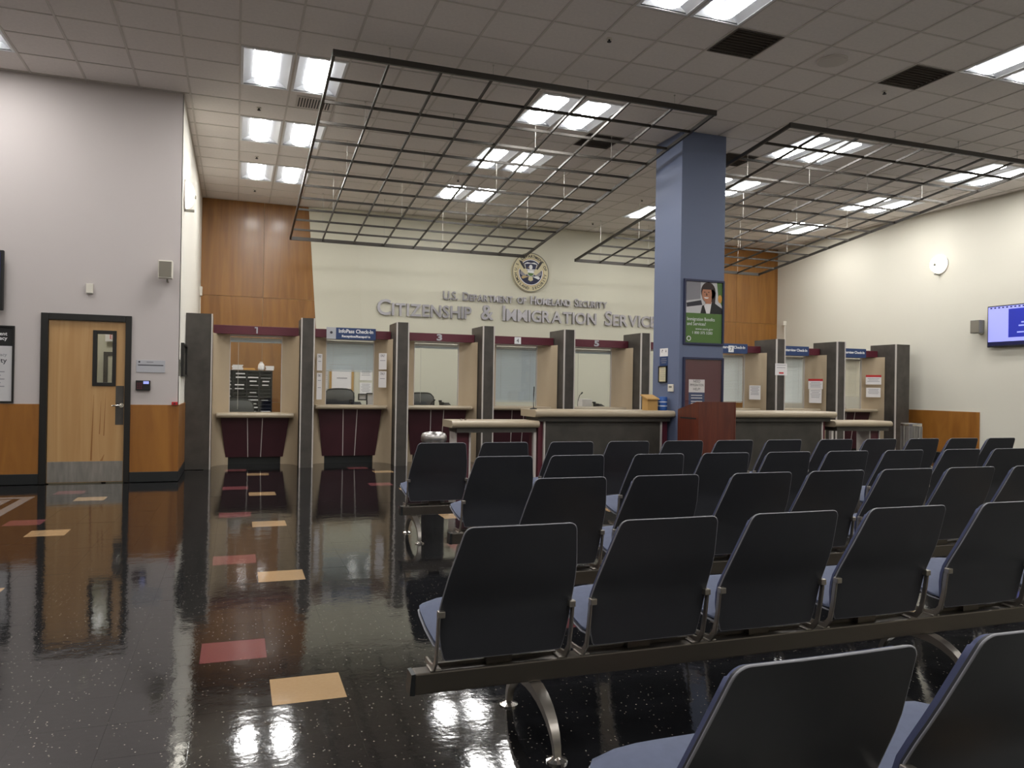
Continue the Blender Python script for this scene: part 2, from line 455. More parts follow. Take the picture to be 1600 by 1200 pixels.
D(MB().box(gx0, gx1, ya+.018, ya+.024, gz0, gz1)).build('pane', 'glass', door)
D(MB().box(lx0+.005, lx1-.005, ya-.003, ya, .015, .275)).build('kick_plate', 'steel', door)
D(MB().box(-1.455, -1.36, ya-.004, ya, .74, 1.24)).build('push_plate', 'fin_grey', door)
m = MB().lathe([(.028, ya-.012), (.028, ya)], -1.385, .99, 16, 'y'); m.tube([(-1.385, ya-.01, .99), (-1.385, ya-.05, .99), (-1.40, ya-.06, .99), (-1.49, ya-.06, .985)], .011)
D(m).build('lever_handle', 'chrome', door, smooth=True, auto=40)
for x, z0, z1, wd in ((-1.72, .285, 1.12, .02), (-1.63, .62, 1.05, .012), (-1.58, .6, 1.16, .014), (-1.6, .28, .36, .03)):  # darker tapered streaks laid on the door leaf
    D(MB().prism([(x-wd*.7, z0), (x+wd*.3, z0), (x+wd*.9, z1), (x+wd*.75, z1)], ya-.0008, ya, 'y')).build('dark_streak', 'door_streak', door)
# corridor behind the door
m = MB(); m.box(-2.9, -.86, 13.4, 13.5, 0, 2.75); m.box(-3.0, -2.9, YW+.14, 13.5, 0, 2.75); m.box(-3.0, -.86, YW+.14, 13.5, 2.7, 2.8)
cor = struct(m.build('wall_corridor', 'cream_paint'))
d2 = struct(empty('door_2', (-1.8, 13.4, 0)))
m = MB(); m.box(-.14, -.08, -.05, 0, 0, 1.75); m.box(.72, .78, -.05, 0, 0, 1.75); m.box(-.08, .72, -.05, 0, 1.69, 1.75); m.build('door_frame', 'fin_grey', d2)
MB().box(-.08, .72, -.03, 0, 0, 1.69).build('door_leaf', 'cream_paint', d2)
ex = tag(empty('exit_sign', (-1.75, 13.3, 1.98)), 'red and white exit sign seen through the wooden door glass', 'sign')
MB().box(-.16, .16, -.02, .06, -.07, .07).build('housing', 'paper', ex); text('lettering', 'EXIT', .1, (0, -.021, -.035), '-y', 'red', ex)
cl = tag(empty('corridor_light', (-1.9, 12.3, 2.69)), 'corridor ceiling lamp behind the wooden door', 'light')
MB().box(-.3, .3, -.15, .15, -.03, .01).build('diffuser', 'corridor_glow', cl)

# ---------------------------------------------------------------- ceiling lights
def make_light():
    root = empty('ceiling_light')
    W, Ln = TX-.03, 2*TY-.03
    a = W/2; b = Ln/2
    prof = [(-a+.025, .0), (-a+.05, .03), (-.16, .085), (0, .10), (.16, .085), (a-.05, .03), (a-.025, .0)]
    m = MB(); n = len(prof)
    m.add([(x, -b+.03, z) for x, z in prof]+[(x, b-.03, z) for x, z in prof], [(i, i+1, n+i+1, n+i) for i in range(n-1)])
    m.add([(x, -b+.03, z) for x, z in prof], [tuple(range(n))]); m.add([(x, b-.03, z) for x, z in prof], [tuple(range(n))])
    m.build('reflector', 'troffer_white', root, smooth=True, auto=35)
    m = MB(); m.box(-a-.003, -a+.025, -b, b, -.004, .012); m.box(a-.025, a+.003, -b, b, -.004, .012); m.box(-a+.025, a-.025, -b, -b+.03, -.004, .012); m.box(-a+.025, a-.025, b-.03, b, -.004, .012)
    m.box(-a, a, -b, b, .13, .135); m.box(-a-.002, -a, -b, b, .012, .135); m.box(a, a+.002, -b, b, .012, .135); m.box(-a, a, -b-.002, -b, .012, .135); m.box(-a, a, b, b+.002, .012, .135)
    m.build('frame', 'troffer_white', root)
    pan = []; lip = []
    for k in range(24):
        t = 2*PI*k/24; sx = .125*math.copysign(abs(math.cos(t))**.8, math.cos(t)); sy = (b-.16)*(1 if math.sin(t) > 0 else -1)+.11*math.sin(t)
        pan.append((sx, sy)); lip.append((sx*1.14, sy*1.03))
    MB().add([(x, y, .004) for x, y in pan], [tuple(range(24))]).build('lamp_basket', 'lamp_glow', root)
    MB().add([(x, y, .004) for x, y in pan]+[(x, y, .082) for x, y in lip], [(i, (i+1) % 24, 24+(i+1) % 24, 24+i) for i in range(24)]).build('basket_side', 'basket_side', root, smooth=True)
    return root
proto = make_light(); first = True
colname = {-6: 'above the door wall', 0: 'left of the left grid', 6: 'above the left grid', 13: 'above the right grid', 19: 'along the right wall'}
rowname = {3: 'front', 7: 'middle', 11: 'rear'}
for c in LIGHT_COLS:
    for r in LIGHT_ROWS:
        if (c, r) not in occupied: continue
        o = proto if first else copy_tree(proto); first = False
        o.location = (gx(c)+TX/2, gy(r)+TY, HC)
        side = 'left' if c in colname else 'right'; cc = c if c in colname else c-1
        if r in rowname: lb = f'{side} light of the {rowname[r]} recessed pair {colname[cc]}'
        elif r == -3 and cc in (6, 13): lb = f'{side} light of the recessed pair at the {"top" if cc == 6 else "upper right"} picture edge'
        else: lb = 'unseen recessed ceiling light above or behind the viewer'
        tag(o, lb, 'ceiling light', 'recessed fluorescent ceiling lights')

# ---------------------------------------------------------------- hanging grids
def hanging_grid(x0, label):
    nx, ny = 8, 12; s = .6125; y0, y1 = 8.62, 15.68; z0, k = 4.95, .112
    zz = lambda y: z0-k*(y-8.58)
    root = tag(empty('hanging_grid', (x0, y0, zz(y0))), label, 'ceiling grid', 'hanging metal grids')
    x1 = x0+nx*s; dy = (y1-y0)/ny
    def loc(mb): mb.v = [(x-x0, y-y0, z-zz(y0)) for x, y, z in mb.v]; return mb
    def ybar(x, hw, h):
        return MB().add([(x+sx*hw, y, zz(y)+sz*h) for y in (y0, y1) for sx, sz in ((-1,-1),(1,-1),(1,1),(-1,1))], [(0,1,2,3),(7,6,5,4),(0,4,5,1),(1,5,6,2),(2,6,7,3),(3,7,4,0)])
    for i in range(nx+1):
        e = i in (0, nx); loc(ybar(x0+i*s, .016 if e else .012, .024 if e else .015)).build('edge_rail' if e else 'long_bar', 'grid_metal', root)
    for j in range(ny+1):
        y = y0+j*dy; e = j in (0, ny); h = .034 if e else .017; hw = .016 if e else .012
        loc(MB().box(x0-.016, x1+.016, y-hw, y+hw, zz(y)-h-.002, zz(y)+h-.002)).build('edge_rail' if e else 'cross_bar', 'grid_metal', root)
    for i in (1, 3, 5, 7):
        for j in (0, 3, 6, 9, 12):
            y = y0+j*dy; x = x0+i*s
            m = MB().tube([(x, y, zz(y)), (x, y, HC)], .0035, 5); m.lathe([(.001, HC-.012), (.012, HC-.012), (.012, HC)], x, y, 8)
            loc(m).build('hanger_wire', 'wire', root)
    return root
hanging_grid(.95, 'dark metal hanging ceiling grid left of the blue column')
hanging_grid(7.06, 'dark metal hanging ceiling grid right of the blue column')

# ---------------------------------------------------------------- blue column
col = tag(empty('column', (6.445, 10.125, 0)), 'square blue painted column behind the wooden podium', 'column')
MB().box(-.375, .375, -.375, .375, 0, HC).build('shaft', 'blue_paint', col, bevel=.004)
MB().box(-.385, .385, -.385, .385, 0, .1).build('base_strip', 'black_rubber', col)

# ---------------------------------------------------------------- partition fins
FINS = [(-.715, -.345), (.935, 1.145), (2.43, 2.64), (3.895, 4.105), (5.385, 5.595), (6.9, 7.1), (8.385, 8.595), (9.88, 10.09), (11.355, 11.565), (12.88, 13.26)]
names = ['between the left wall and window one', 'between window one and the reception window', 'between the reception window and window three', 'between windows three and four', 'between windows four and five', 'right of window five, beside the blue column', 'hidden behind the blue column', 'right of the window beside the blue column', 'second from the right, with a blue sign on either side', 'rightmost, by the cream wall']
FY0_, FY1_, FH = 12.38, 13.07, 2.33
for (a, b), nm in zip(FINS, names):
    cx = (a+b)/2; hw = (b-a)/2
    r = tag(empty('partition_fin', (cx, FY0_, 0)), 'tall dark grey partition '+nm, 'partition', 'dark partitions between service windows')
    MB().box(-hw+.012, hw-.012, .0, FY1_-FY0_, 0, FH).build('panel', 'fin_grey', r)
    for s in (-1, 1):
        if a < -.5 and s < 0: continue
        if b > 13 and s > 0: continue
        MB().box(s*hw-(.02 if s > 0 else 0), s*hw+(.02 if s < 0 else 0), -.012, .018, 0, FH).build('edge_trim_or_glint', 'trim_alu', r)
    if a < -.5: MB().box(-hw, -hw+.012, 0, .69, 0, FH).build('side_strip', 'fin_grey', r)
    if b > 13: MB().box(hw-.012, hw, 0, .69, 0, FH).build('side_strip', 'fin_grey', r)

# ---------------------------------------------------------------- service booths
def bullnose(mb, x0, x1, yf, yb, z0, z1):
    h = (z1-z0)/2; zc = (z0+z1)/2
    prof = [(yf+h-h*math.sin(t)*1.0, zc-h*math.cos(t)) for t in [PI*i/8 for i in range(9)]]
    return mb.prism(prof+[(yb, z1), (yb, z0)], x0, x1, 'x')
bnames = ['low service window one at the left', 'reception window with the wide blue sign', 'service window three', 'service window four with closed blind', 'service window five beside the blue column', 'service window behind the blue column', 'interview window just right of the blue column', 'interview window with two fins and stacked notices', 'rightmost interview window by the cream wall']
WIN = []
for i in range(9):
    a, b = FINS[i][1], FINS[i+1][0]; cx = (a+b)/2; hw = (b-a)/2; zt = .83 if i == 0 else .965
    WIN.append((cx, zt))
    r = tag(empty('service_booth', (cx, 12.38, 0)), bnames[i]+', maroon front and beige cheeks', 'service window', 'service windows')
    y = lambda v: v-12.38
    for s in (-1, 1):
        pts = []
        for t in range(9):
            u = t/8; ang = u*PI/2
            pts.append((s*(hw-(hw-.40)*(1-math.cos(ang))), y(12.66)+(13.03-12.66)*math.sin(ang)))
        pts.append((s*.40, y(13.08)))
        pts = pts[:-1]
        n = len(pts); vs = [(p[0], p[1], 0) for p in pts]+[(p[0], p[1], 2.07) for p in pts]
        back = [(s*.40, y(13.08)), (s*hw, y(13.08))]
        poly = [(p[0], p[1]) for p in pts]+back
        MB().prism(poly, 0, 2.07, 'z').build('cheek_panel', 'beige', r, smooth=True, auto=35)
    MB().box(-hw, hw, y(12.86), y(13.0), 2.07, 2.205).build('header', 'maroon', r, bevel=.003)
    th = .075 if i == 0 else .065
    bullnose(MB(), -.575, .575, y(12.74), y(13.30), zt-th, zt).build('counter_ledge', 'beige_top', r, smooth=True, auto=40)
    za, zb = zt-th-.005, .12
    def px_(z): return .44+(.52-.44)*(z-zb)/(za-zb)
    def py_(z): return y(13.02)-.12*(z-zb)/(za-zb)
    xs = [-1, -.23, .21, 1]
    for q in range(3):
        f0, f1 = xs[q], xs[q+1]; e = .004
        vs = []
        for z in (zb, za):
            vs += [(f0*px_(z)+e, py_(z), z), (f1*px_(z)-e, py_(z), z), (f1*px_(z)-e, y(13.1), z), (f0*px_(z)+e, y(13.1), z)]
        MB().add(vs, [(0,3,2,1),(4,5,6,7),(0,1,5,4),(1,2,6,5),(2,3,7,6),(3,0,4,7)]).build('front_panel', 'maroon_dark', r)
    for f in (-.23, .21):
        vs = []
        for z in (zb, za): vs += [(f*px_(z)-.006, py_(z)-.004, z), (f*px_(z)+.006, py_(z)-.004, z), (f*px_(z)+.006, y(13.1), z), (f*px_(z)-.006, y(13.1), z)]
        MB().add(vs, [(0,3,2,1),(4,5,6,7),(0,1,5,4),(1,2,6,5),(2,3,7,6),(3,0,4,7)]).build('panel_trim', 'trim_alu', r)
    MB().box(-.46, .46, y(13.08), y(13.14), 0, .125).build('toe_kick', 'black_rubber', r)
    MB().box(-.55, .55, y(12.98), y(13.1), zb+.02, zt-th-.006).build('backing', 'maroon_dark', r) if False else None
    m = MB(); m.box(-.40, -.388, y(13.03), y(13.07), zt, 2.07); m.box(.388, .40, y(13.03), y(13.07), zt, 2.07); m.box(-.388, .388, y(13.03), y(13.07), 2.045, 2.07)
    m.build('window_frame', 'trim_alu', r)
    MB().box(-.388, .388, y(13.045), y(13.053), zt, 2.045).build('glass_pane', 'glass', r)
    if i in (2, 4): text('number', str(i+1), .145, (0, y(12.858), 2.09), '-y', 'sign_silver', r, .004, bold=.006).scale = (1.45, 1, 1)
    if i == 0: MB().prism([(-.008, 2.09), (.012, 2.09), (.012, 2.19), (-.035, 2.19), (-.035, 2.172), (-.008, 2.172)], y(12.852), y(12.86), 'y').build('number', 'sign_silver', r)

def blind(i, zbot, label, closed=True, tilt=0., bm='blind_slat'):
    cx, zt = WIN[i]
    r = tag(empty('window_blind', (cx, 13.092, 2.03)), label, 'blind', 'window blinds')
    MB().box(-.396, .396, -.018, .018, -.035, .0).build('head_rail', 'trim_alu', r)
    if zbot is None:
        MB().box(-.396, .396, -.018, .018, -.075, -.037).build('slat_stack', bm, r)
        MB().tube([(-.27, -.02, -.04), (-.27, -.022, zt+.05-2.03)], .003, 6).build('tilt_wand', 'wire', r)
        return r
    m = MB(); z = -.05; n = 0
    while z > zbot-2.03+.03:
        ang = 1.02
        dy, dz = .0165*math.cos(ang), .0165*math.sin(ang)
        m.add([(-.395, -dy, z-dz), (.395, -dy, z-dz+tilt*(n > 14)), (.395, dy, z+dz+tilt*(n > 14)), (-.395, dy, z+dz)], [(0,1,2,3)]); z -= .030; n += 1
    m.build('slats', bm, r, kind='stuff')
    MB().box(-.395, .38, -.012, .012, z-.008, z+.008).build('bottom_rail', bm, r)
    for s in (-.28, .28): MB().tube([(s, -.016, -.03), (s, -.016, z)], .0015, 4).build('ladder_cord', 'wire', r)
    return r
blind(0, None, 'raised grey blind at the top of window one')
blind(1, 1.52, 'half raised grey blind in the reception window', True)
blind(2, None, 'raised grey blind at the top of window three')
blind(3, 1.03, 'closed blue grey blind in window four')
blind(4, None, 'raised grey blind at the top of window five')
blind(6, 1.06, 'closed pale blind in the window right of the blue column', bm='blind_pale')
blind(7, 1.05, 'closed pale blind in the second window from the right', bm='blind_pale')
blind(8, 1.22, 'lowered cream blind in the rightmost window', bm='blind_cream')

# ---------------------------------------------------------------- signs on the booths
def sign_board(cx, w, label, lines, silver=True, plate=None):
    r = tag(empty('blue_sign', (cx, 12.85, 2.14)), label, 'sign', 'blue window signs')
    MB().box(-w/2, w/2, -.03, .0, -.095, .095).build('board', 'sign_blue', r, bevel=.003)
    if silver:
        MB().box(-w/2, -w/2+.15, -.033, -.03, -.095, .095).build('emblem_field', 'sign_silver', r)
        MB().lathe([(.022, -.036), (.022, -.033)], -w/2+.075, .01, 16, 'y').build('emblem', 'ink', r)
    for body, size, x, z, wd in lines: text('lettering', body, size, (x, -.031, z), '-y', 'sign_white', r, .0015, width=wd, bold=.002)
    if plate:
        MB().box(-.05, .07, -.036, -.031, -.075, .055).build('number_plate', 'sign_white', r)
        text('plate_number', plate, .11, (.01, -.0365, -.05), '-y', 'ink', r)
    return r
sign_board(1.77, .80, 'blue sign reading InfoPass Check-In over the reception window', [('InfoPass Check-In', .085, .075, .012, .56), ('Reception/Recepción', .05, .075, -.06, .46)])
sign_board(9.14, .80, 'blue check-in sign with white number plate beside the column', [('Interview Check-In', .075, .06, .0, .56)], True, '7')
sign_board(10.64, .80, 'blue interview check-in sign over second window from right', [('Interview Check-In', .075, .075, -.01, .56)])
sign_board(12.13, .80, 'blue interview check-in sign over the rightmost window', [('Interview Check-In', .075, .075, -.01, .56)])
r = tag(empty('number_plate', (WIN[3][0]-.05, 12.858, 2.135)), 'small white plate with number four on maroon header', 'sign')
MB().box(-.06, .06, -.006, 0, -.06, .06).build('plate', 'sign_white', r); text('number', '4', .1, (0, -.0065, -.035), '-y', 'ink', r)

# ---------------------------------------------------------------- notices
def notice(loc, w, h, label, face='-y', head=None, lines=5, rot=0, m='paper', title=None):
    r = tag(empty('paper_notice', loc), label, 'notice', 'paper notices')
    r.rotation_euler = (0, 0, rot if face == '-y' else -PI/2+rot)
    MB().box(-w/2, w/2, -.002, 0, -h/2, h/2).build('sheet', m, r)
    z = h/2-.03
    if head: MB().box(-w/2, w/2, -.003, -.002, h/2-.045, h/2).build('header_band', head, r); z = h/2-.075
    if title:
        text('lettering', title, .06, (0, -.0025, z-.03), '-y', 'ink', r, .0004, width=w*.6); z -= .09
    for k in range(lines):
        if z < -h/2+.02: break
        ww = w*random.uniform(.55, .8)/2
        MB().box(-ww, ww, -.0028, -.002, z-.006, z+.003).build('text_line', 'ink_light', r); z -= max(.03, (h-.08)/(lines+1))
    return r
ck = math.atan2(13.03-12.66, .24)
notice((2.29, 12.80, 1.70), .15, .27, 'upper paper notice on the right cheek of the reception window', rot=-.75, title='ONLY', lines=1)
notice((2.29, 12.80, 1.40), .15, .27, 'lower paper notice on the right cheek of the reception window', rot=-.75, title='ONLY', lines=1)
notice((1.265, 12.80, 1.66), .15, .27, 'upper paper notice on the left cheek of the reception window', rot=.9, title='ONLY', lines=1)
notice((1.265, 12.80, 1.27), .15, .43, 'long lower paper notice on the left cheek of the reception window', rot=.9, title='ONLY', lines=2)
r = notice((9.985, 12.365, 1.74), .28, .23, 'white notice with red mark on a dark partition edge', lines=2)
MB().box(-.05, .06, -.003, -.002, -.085, -.055).build('red_mark', 'red', r)
notice((9.72, 12.81, 1.28), .22, .28, 'plain paper notice on cheek beside the blue column window', rot=-.85, lines=6)
notice((11.21, 12.81, 1.475), .28, .21, 'red topped notice on the second cheek from the right', rot=-.85, head='red', lines=4)
notice((11.21, 12.81, 1.225), .24, .28, 'crooked paper under a red topped notice', rot=-.85, lines=5)
notice((12.72, 12.80, 1.59), .30, .2, 'red topped notice on the rightmost beige cheek', rot=-.85, head='red', lines=3)
notice((12.72, 12.80, 1.32), .28, .2, 'paper with taped corners on the rightmost beige cheek', rot=-.85, lines=4)

# ---------------------------------------------------------------- standing counters by the column
def counter_high(x0, x1, label, mir=1):
    r = tag(empty('writing_counter', ((x0+x1)/2, 9.82, 0)), label, 'counter', 'standing counters beside the column'); h = (x1-x0)/2
    bullnose(MB(), -h, h, 0, .60, .90, 1.0).build('counter_top', 'beige_top', r, smooth=True, auto=40)
    MB().box(-h+.06, h-.04, .08, .55, .84, .90).build('sub_top', 'desk_dark', r)
    MB().box(-h+.19, h-.17, .14, .5, .0, .84).build('front_panel', 'desk_dark', r)
    for s0, s1 in ((-h+.10, -h+.17), (h-.155, h-.04)): MB().box(s0, s1, .16, .5, 0, .84).build('end_panel', 'maroon', r)
    for s in (-h+.18, h-.16): MB().box(s-.012, s+.012, .12, .5, 0, .84).build('edge_trim_or_glint', 'trim_alu', r)
    MB().box(-h+.12, h-.1, .2, .45, 0, .08).build('plinth', 'black_rubber', r) if False else None
    if mir < 0: r.rotation_euler[2] = 0; r.scale = (-1, 1, 1)
    return r
counter_high(3.87, 6.065, 'long high counter with dark front left of the blue column')
counter_high(6.825, 9.03, 'long high counter with dark front right of the blue column', -1)
def counter_low(x0, x1, side, label):
    r = tag(empty('writing_counter', ((x0+x1)/2, 9.82, 0)), label, 'counter', 'standing counters beside the column'); h = (x1-x0)/2
    bullnose(MB(), -h, h, 0, .52, .755, .85).build('counter_top', 'beige_top', r, smooth=True, auto=40)
    MB().box(-h+.08, h-.03, .06, .48, .69, .755).build('sub_top', 'desk_dark', r)
    o = -h+.10 if side < 0 else h-.10-.2
    MB().box(o, o+.2, .2, .46, 0, .69).build('leg_panel', 'maroon', r)
    for s in (o, o+.2): MB().box(s-.012, s+.012, .18, .46, 0, .69).build('edge_trim_or_glint', 'trim_alu', r)
    e = (h-.03 if side < 0 else -h+.03)
    MB().box(e-.02, e+.02, .1, .16, 0, .69).build('post', 'trim_alu', r)
    return r
counter_low(2.69, 3.93, -1, 'low open counter at the left end of the left high counter')
counter_low(9.005, 10.18, 1, 'low open counter at the right end of the right high counter')

# podium
r = tag(empty('podium', (6.29, 9.1, 0)), 'reddish brown wooden podium in front of the blue column', 'podium')
prof = [(0, .02), (.53, .02), (.53, 1.03), (.05, 1.15), (0, 1.15)]
MB().prism(prof, -.305, -.283, 'x').build('side_panel', 'podium_wood', r, bevel=.003); MB().prism(prof, .283, .305, 'x').build('side_panel', 'podium_wood', r, bevel=.003)
MB().box(-.283, .283, .005, .025, .02, 1.15).build('front_panel', 'podium_wood', r)
MB().prism([(.03, 1.12), (.52, .995), (.52, 1.015), (.03, 1.14)], -.283, .283, 'x').build('reading_top', 'podium_wood', r)
MB().box(-.283, .283, .05, .5, .5, .52).build('shelf', 'podium_wood', r)
MB().box(-.308, -.304, .06, .46, .905, .925).build('side_slot', 'dark', r); MB().box(-.315, .315, -.01, .54, 0, .04).build('base', 'podium_wood', r)

# bins
r = tag(empty('waste_bin', (2.04, 8.2, 0)), 'round metal waste bin with domed lid behind the leftmost chair', 'bin')
MB().lathe([(.12, 0), (.125, .02), (.125, .66), (.122, .68)], seg=24).build('body', 'dark', r, smooth=True, auto=40)
MB().lathe([(.128, .66), (.128, .70)], seg=24).build('band', 'black_rubber', r, smooth=True, auto=40)
MB().lathe([(.13, .70), (.14, .715), (.14, .76), (.125, .79), (.09, .803), (.07, .79), (.06, .77)], seg=24).build('domed_lid', 'steel', r, smooth=True, auto=50)
r = tag(empty('waste_bin', (10.93, 10.15, 0)), 'tall ribbed steel waste bin beside the right wood wainscot', 'bin')
m = MB().lathe([(.16, 0), (.16, .78), (.165, .80), (.145, .80), (.14, .76)], seg=24); m.build('body', 'steel', r, smooth=True, auto=40)
MB().lathe([(.167, .76), (.167, .79)], seg=24).build('rim', 'chrome', r, smooth=True, auto=40)
for k in range(12):
    a = 2*PI*k/12; MB().tube([(.162*math.cos(a), .162*math.sin(a), .02), (.162*math.cos(a), .162*math.sin(a), .75)], .012, 6).build('rib', 'steel', r)

# things on the counter next to the column
r = tag(empty('suggestion_box', (5.77, 9.98, 1.0)), 'tan wooden suggestion box with slanted lid on the high counter', 'box')
MB().prism([(0, 0), (.16, 0), (.16, .21), (0, .165)], -.08, .09, 'x').build('body', 'carton', r)
MB().prism([(-.025, .155), (.18, .215), (.18, .232), (-.025, .172)], -.10, .105, 'x').build('lid', 'carton', r)
r = tag(empty('blue_canister', (5.965, 10.02, 1.0)), 'blue canister beside the tan box on the high counter', 'canister')
MB().lathe([(.065, 0), (.07, .01), (.07, .185), (.065, .195)], seg=20).build('body', 'can_blue', r, smooth=True, auto=40)
MB().lathe([(.066, .195), (.066, .2), (.02, .205)], seg=20).build('lid', 'can_blue', r)
for z in (.06, .12): MB().lathe([(.0705, z), (.0705, z+.012)], seg=20).build('label_band', 'sign_white', r)
r = tag(empty('microphone', (3.98, 10.2, 1.0)), 'thin black gooseneck on the left end of the high counter', 'microphone')
MB().lathe([(.05, 0), (.05, .012), (.02, .02)], seg=16).build('base', 'dark', r); MB().tube([(0, 0, .01), (0, 0, .2), (.005, 0, .32)], .007, 6).build('stem', 'dark', r)
r = tag(empty('pen_holder', (2.88, 9.98, .85)), 'pair of small silver pen sockets on the left low counter', 'pen holder')
for s in (-.025, .03): MB().lathe([(.018, 0), (.018, .012), (.008, .02)], s, 0, 12).build('socket', 'chrome', r)

# column notices and posters
notice((6.068, 10.175, 1.87), .23, .12, 'small white pictogram sheet on the left face of the blue column', '-x', lines=0, title='? i')
notice((6.068, 10.175, 1.735), .23, .14, 'small blue sheet on the left face of the blue column', '-x', lines=3, m='sign_blue')
r = notice((6.055, 10.18, 1.54), .2, .22, 'cream sheet in a dark frame on the left face of the blue column', '-x', lines=6, m='seal_cream')
MB().box(-.115, .115, 0, .012, -.125, .125).build('frame_back', 'black_frame', r)
for b in ((-.115, -.1, -.125, .125), (.1, .115, -.125, .125), (-.1, .1, .11, .125), (-.1, .1, -.125, -.11)): MB().box(b[0], b[1], -.012, 0, b[2], b[3]).build('frame_rail', 'black_frame', r)
r = tag(empty('thermostat', (6.07, 9.95, 1.335), -PI/2), 'small white thermostat on the blue column left face', 'thermostat'); MB().box(-.075, .075, -.02, 0, -.055, .055).build('cover', 'white_plastic', r, bevel=.005); MB().box(-.04, .04, -.022, -.02, 0, .03).build('display', 'grey_plastic', r)
YCF = 9.75
r = tag(empty('framed_poster', (6.47, YCF, 2.455)), 'black framed green poster with a smiling woman on blue column', 'poster')
def frame4(r, hw, hh, t, d, m): 
    for b in ((-hw, -hw+t, -hh, hh), (hw-t, hw, -hh, hh), (-hw+t, hw-t, hh-t, hh), (-hw+t, hw-t, -hh, -hh+t)): MB().box(b[0], b[1], -d, 0, b[2], b[3]).build('frame_rail', m, r, bevel=.002)
frame4(r, .345, .48, .03, .03, 'navy')
MB().box(-.315, .315, -.008, 0, -.45, -.015).build('green_field', 'green', r); MB().box(-.315, .315, -.008, 0, -.015, .45).build('photo_field', 'paper_grey', r)
def flat(r, nm, pts, m, d): MB().prism(pts, -d, -d+.001, 'y').build(nm, m, r)
def ell(cx, cz, a, b, n=20, t0=0, t1=2*PI): return [(cx+a*math.cos(t0+(t1-t0)*k/n), cz+b*math.sin(t0+(t1-t0)*k/n)) for k in range(n+(0 if t1-t0 > 6 else 1))]
flat(r, 'photo_monitor', [(-.315, .45), (-.06, .45), (-.06, .2), (-.315, .16)], 'ink_light', .0095); flat(r, 'photo_keyboard', [(-.29, .07), (-.30, .13), (-.05, .18), (-.03, .11)], 'ink', .0095)
flat(r, 'photo_plant', [(.22, .45), (.315, .45), (.315, .1), (.25, .2)], 'green', .0095); flat(r, 'photo_flower', ell(.275, .21, .035, .06), 'envelope', .0105)
flat(r, 'photo_hair', ell(.07, .31, .125, .14), 'hair', .0110); flat(r, 'photo_hair_fall', [(.12, .38), (.20, .3), (.19, .12), (.10, .12)], 'hair', .0110)
flat(r, 'photo_jacket', [(-.06, -.014), (-.03, .10), (.06, .12), (.17, .15), (.31, .07), (.314, -.014)], 'dark', .0120); flat(r, 'photo_shirt', [(.0, .10), (.04, -.014), (.10, -.014), (.13, .16), (.06, .15)], 'paper', .0130)
flat(r, 'photo_neck', [(.02, .13), (.12, .13), (.13, .22), (.03, .22)], 'skin', .0140); flat(r, 'photo_face', ell(.045, .27, .085, .118), 'skin', .0150)
flat(r, 'photo_fringe', ell(.055, .34, .09, .06, 12, 0, PI), 'hair', .0160)
flat(r, 'photo_smile', ell(.035, .225, .04, .02, 12, PI, 2*PI), 'paper', .0165)
for s in (.005, .075): flat(r, 'photo_eye', ell(s, .30, .013, .007, 10), 'hair', .0165)
flat(r, 'photo_nose', [(.035, .30), (.03, .25), (.055, .25)], 'hair', .0158)
for body, sz, z, x, wd in (('Immigration Benefits', .07, -.125, -.285, .47), ('and Services?', .07, -.195, -.285, .32), ('www.uscis.gov', .045, -.26, -.14, .3), ('1 800 375 5283', .055, -.32, -.2, .34)):
    text('lettering', body, sz, (x, -.009, z), '-y', 'sign_white', r, .0005, 'LEFT', wd)
m = MB(); 
for k in range(16):
    a0, a1 = 2*PI*k/16, 2*PI*(k+1)/16
    m.add([(-.25+rr*math.cos(a), -.0095, -.39+rr*math.sin(a)) for a in (a0, a1) for rr in (.025, .037)], [(0,1,3,2)])
m.build('emblem_ring', 'sign_white', r)
r = tag(empty('framed_board', (6.475, YCF, 1.385)), 'dark framed glass board holding a small blue and white sheet', 'notice board')
frame4(r, .345, .405, .03, .03, 'navy')
MB().box(-.315, .315, -.004, 0, -.375, .375).build('back_board', 'maroon', r); MB().box(-.315, .315, -.026, -.022, -.375, .375).build('pane', 'pane_tint', r)
MB().box(-.24, .03, -.006, -.004, -.11, .08).build('sheet_top', 'paper', r); MB().box(-.24, .03, -.006, -.004, -.30, -.11).build('sheet_bottom', 'sign_blue', r)
for body, z in (('NEED', .035), ('IMMIGRATION', -.02), ('HELP?', -.08)): text('lettering', body, .055, (-.105, -.0065, z), '-y', 'ink', r, .0003, width=.12 if len(body) < 6 else .23)
for z in (-.15, -.19, -.24, -.27): MB().box(-.2, -.01, -.007, -.006, z-.008, z+.004).build('text_line', 'sign_white', r)

# ---------------------------------------------------------------- wall lettering and seal
def lettering(parent, body, x0, x1, z, cap, small):
    glyphs = []; x = 0.
    for ch in body:
        if ch == ' ': x += cap*.62; continue
        up = ch.isupper() or not ch.isalpha(); size = (cap if up else small)/.69
        me = text_mesh(ch.upper(), size, .02, 'LEFT', cap*.022)
        xs = [v.co.x for v in me.vertices]; glyphs.append((me, x-min(xs))); x += max(xs)-min(xs)+cap*.085
    k = (x1-x0)/(x-cap*.085); cache = {}
    for me, gxp in glyphs:
        m2 = cache.get(me.name)
        if not m2: m2 = me.copy(); m2.materials.clear(); m2.materials.append(MATS['letter_metal']); cache[me.name] = m2
        o = link('letter', m2, parent, (x0+gxp*k-parent.location[0], 0, z-parent.location[2])); o.rotation_euler = (PI/2, 0, 0); o.scale = (k, 1, 1)
r = tag(empty('wall_lettering', (6.4, YP-.035, 3.25)), 'small silver letters reading U.S. Department of Homeland Security on the wall', 'lettering', 'silver wall lettering')
lettering(r, 'U.S. Department of Homeland Security', 4.35, 8.45, 3.26, .185, .145)
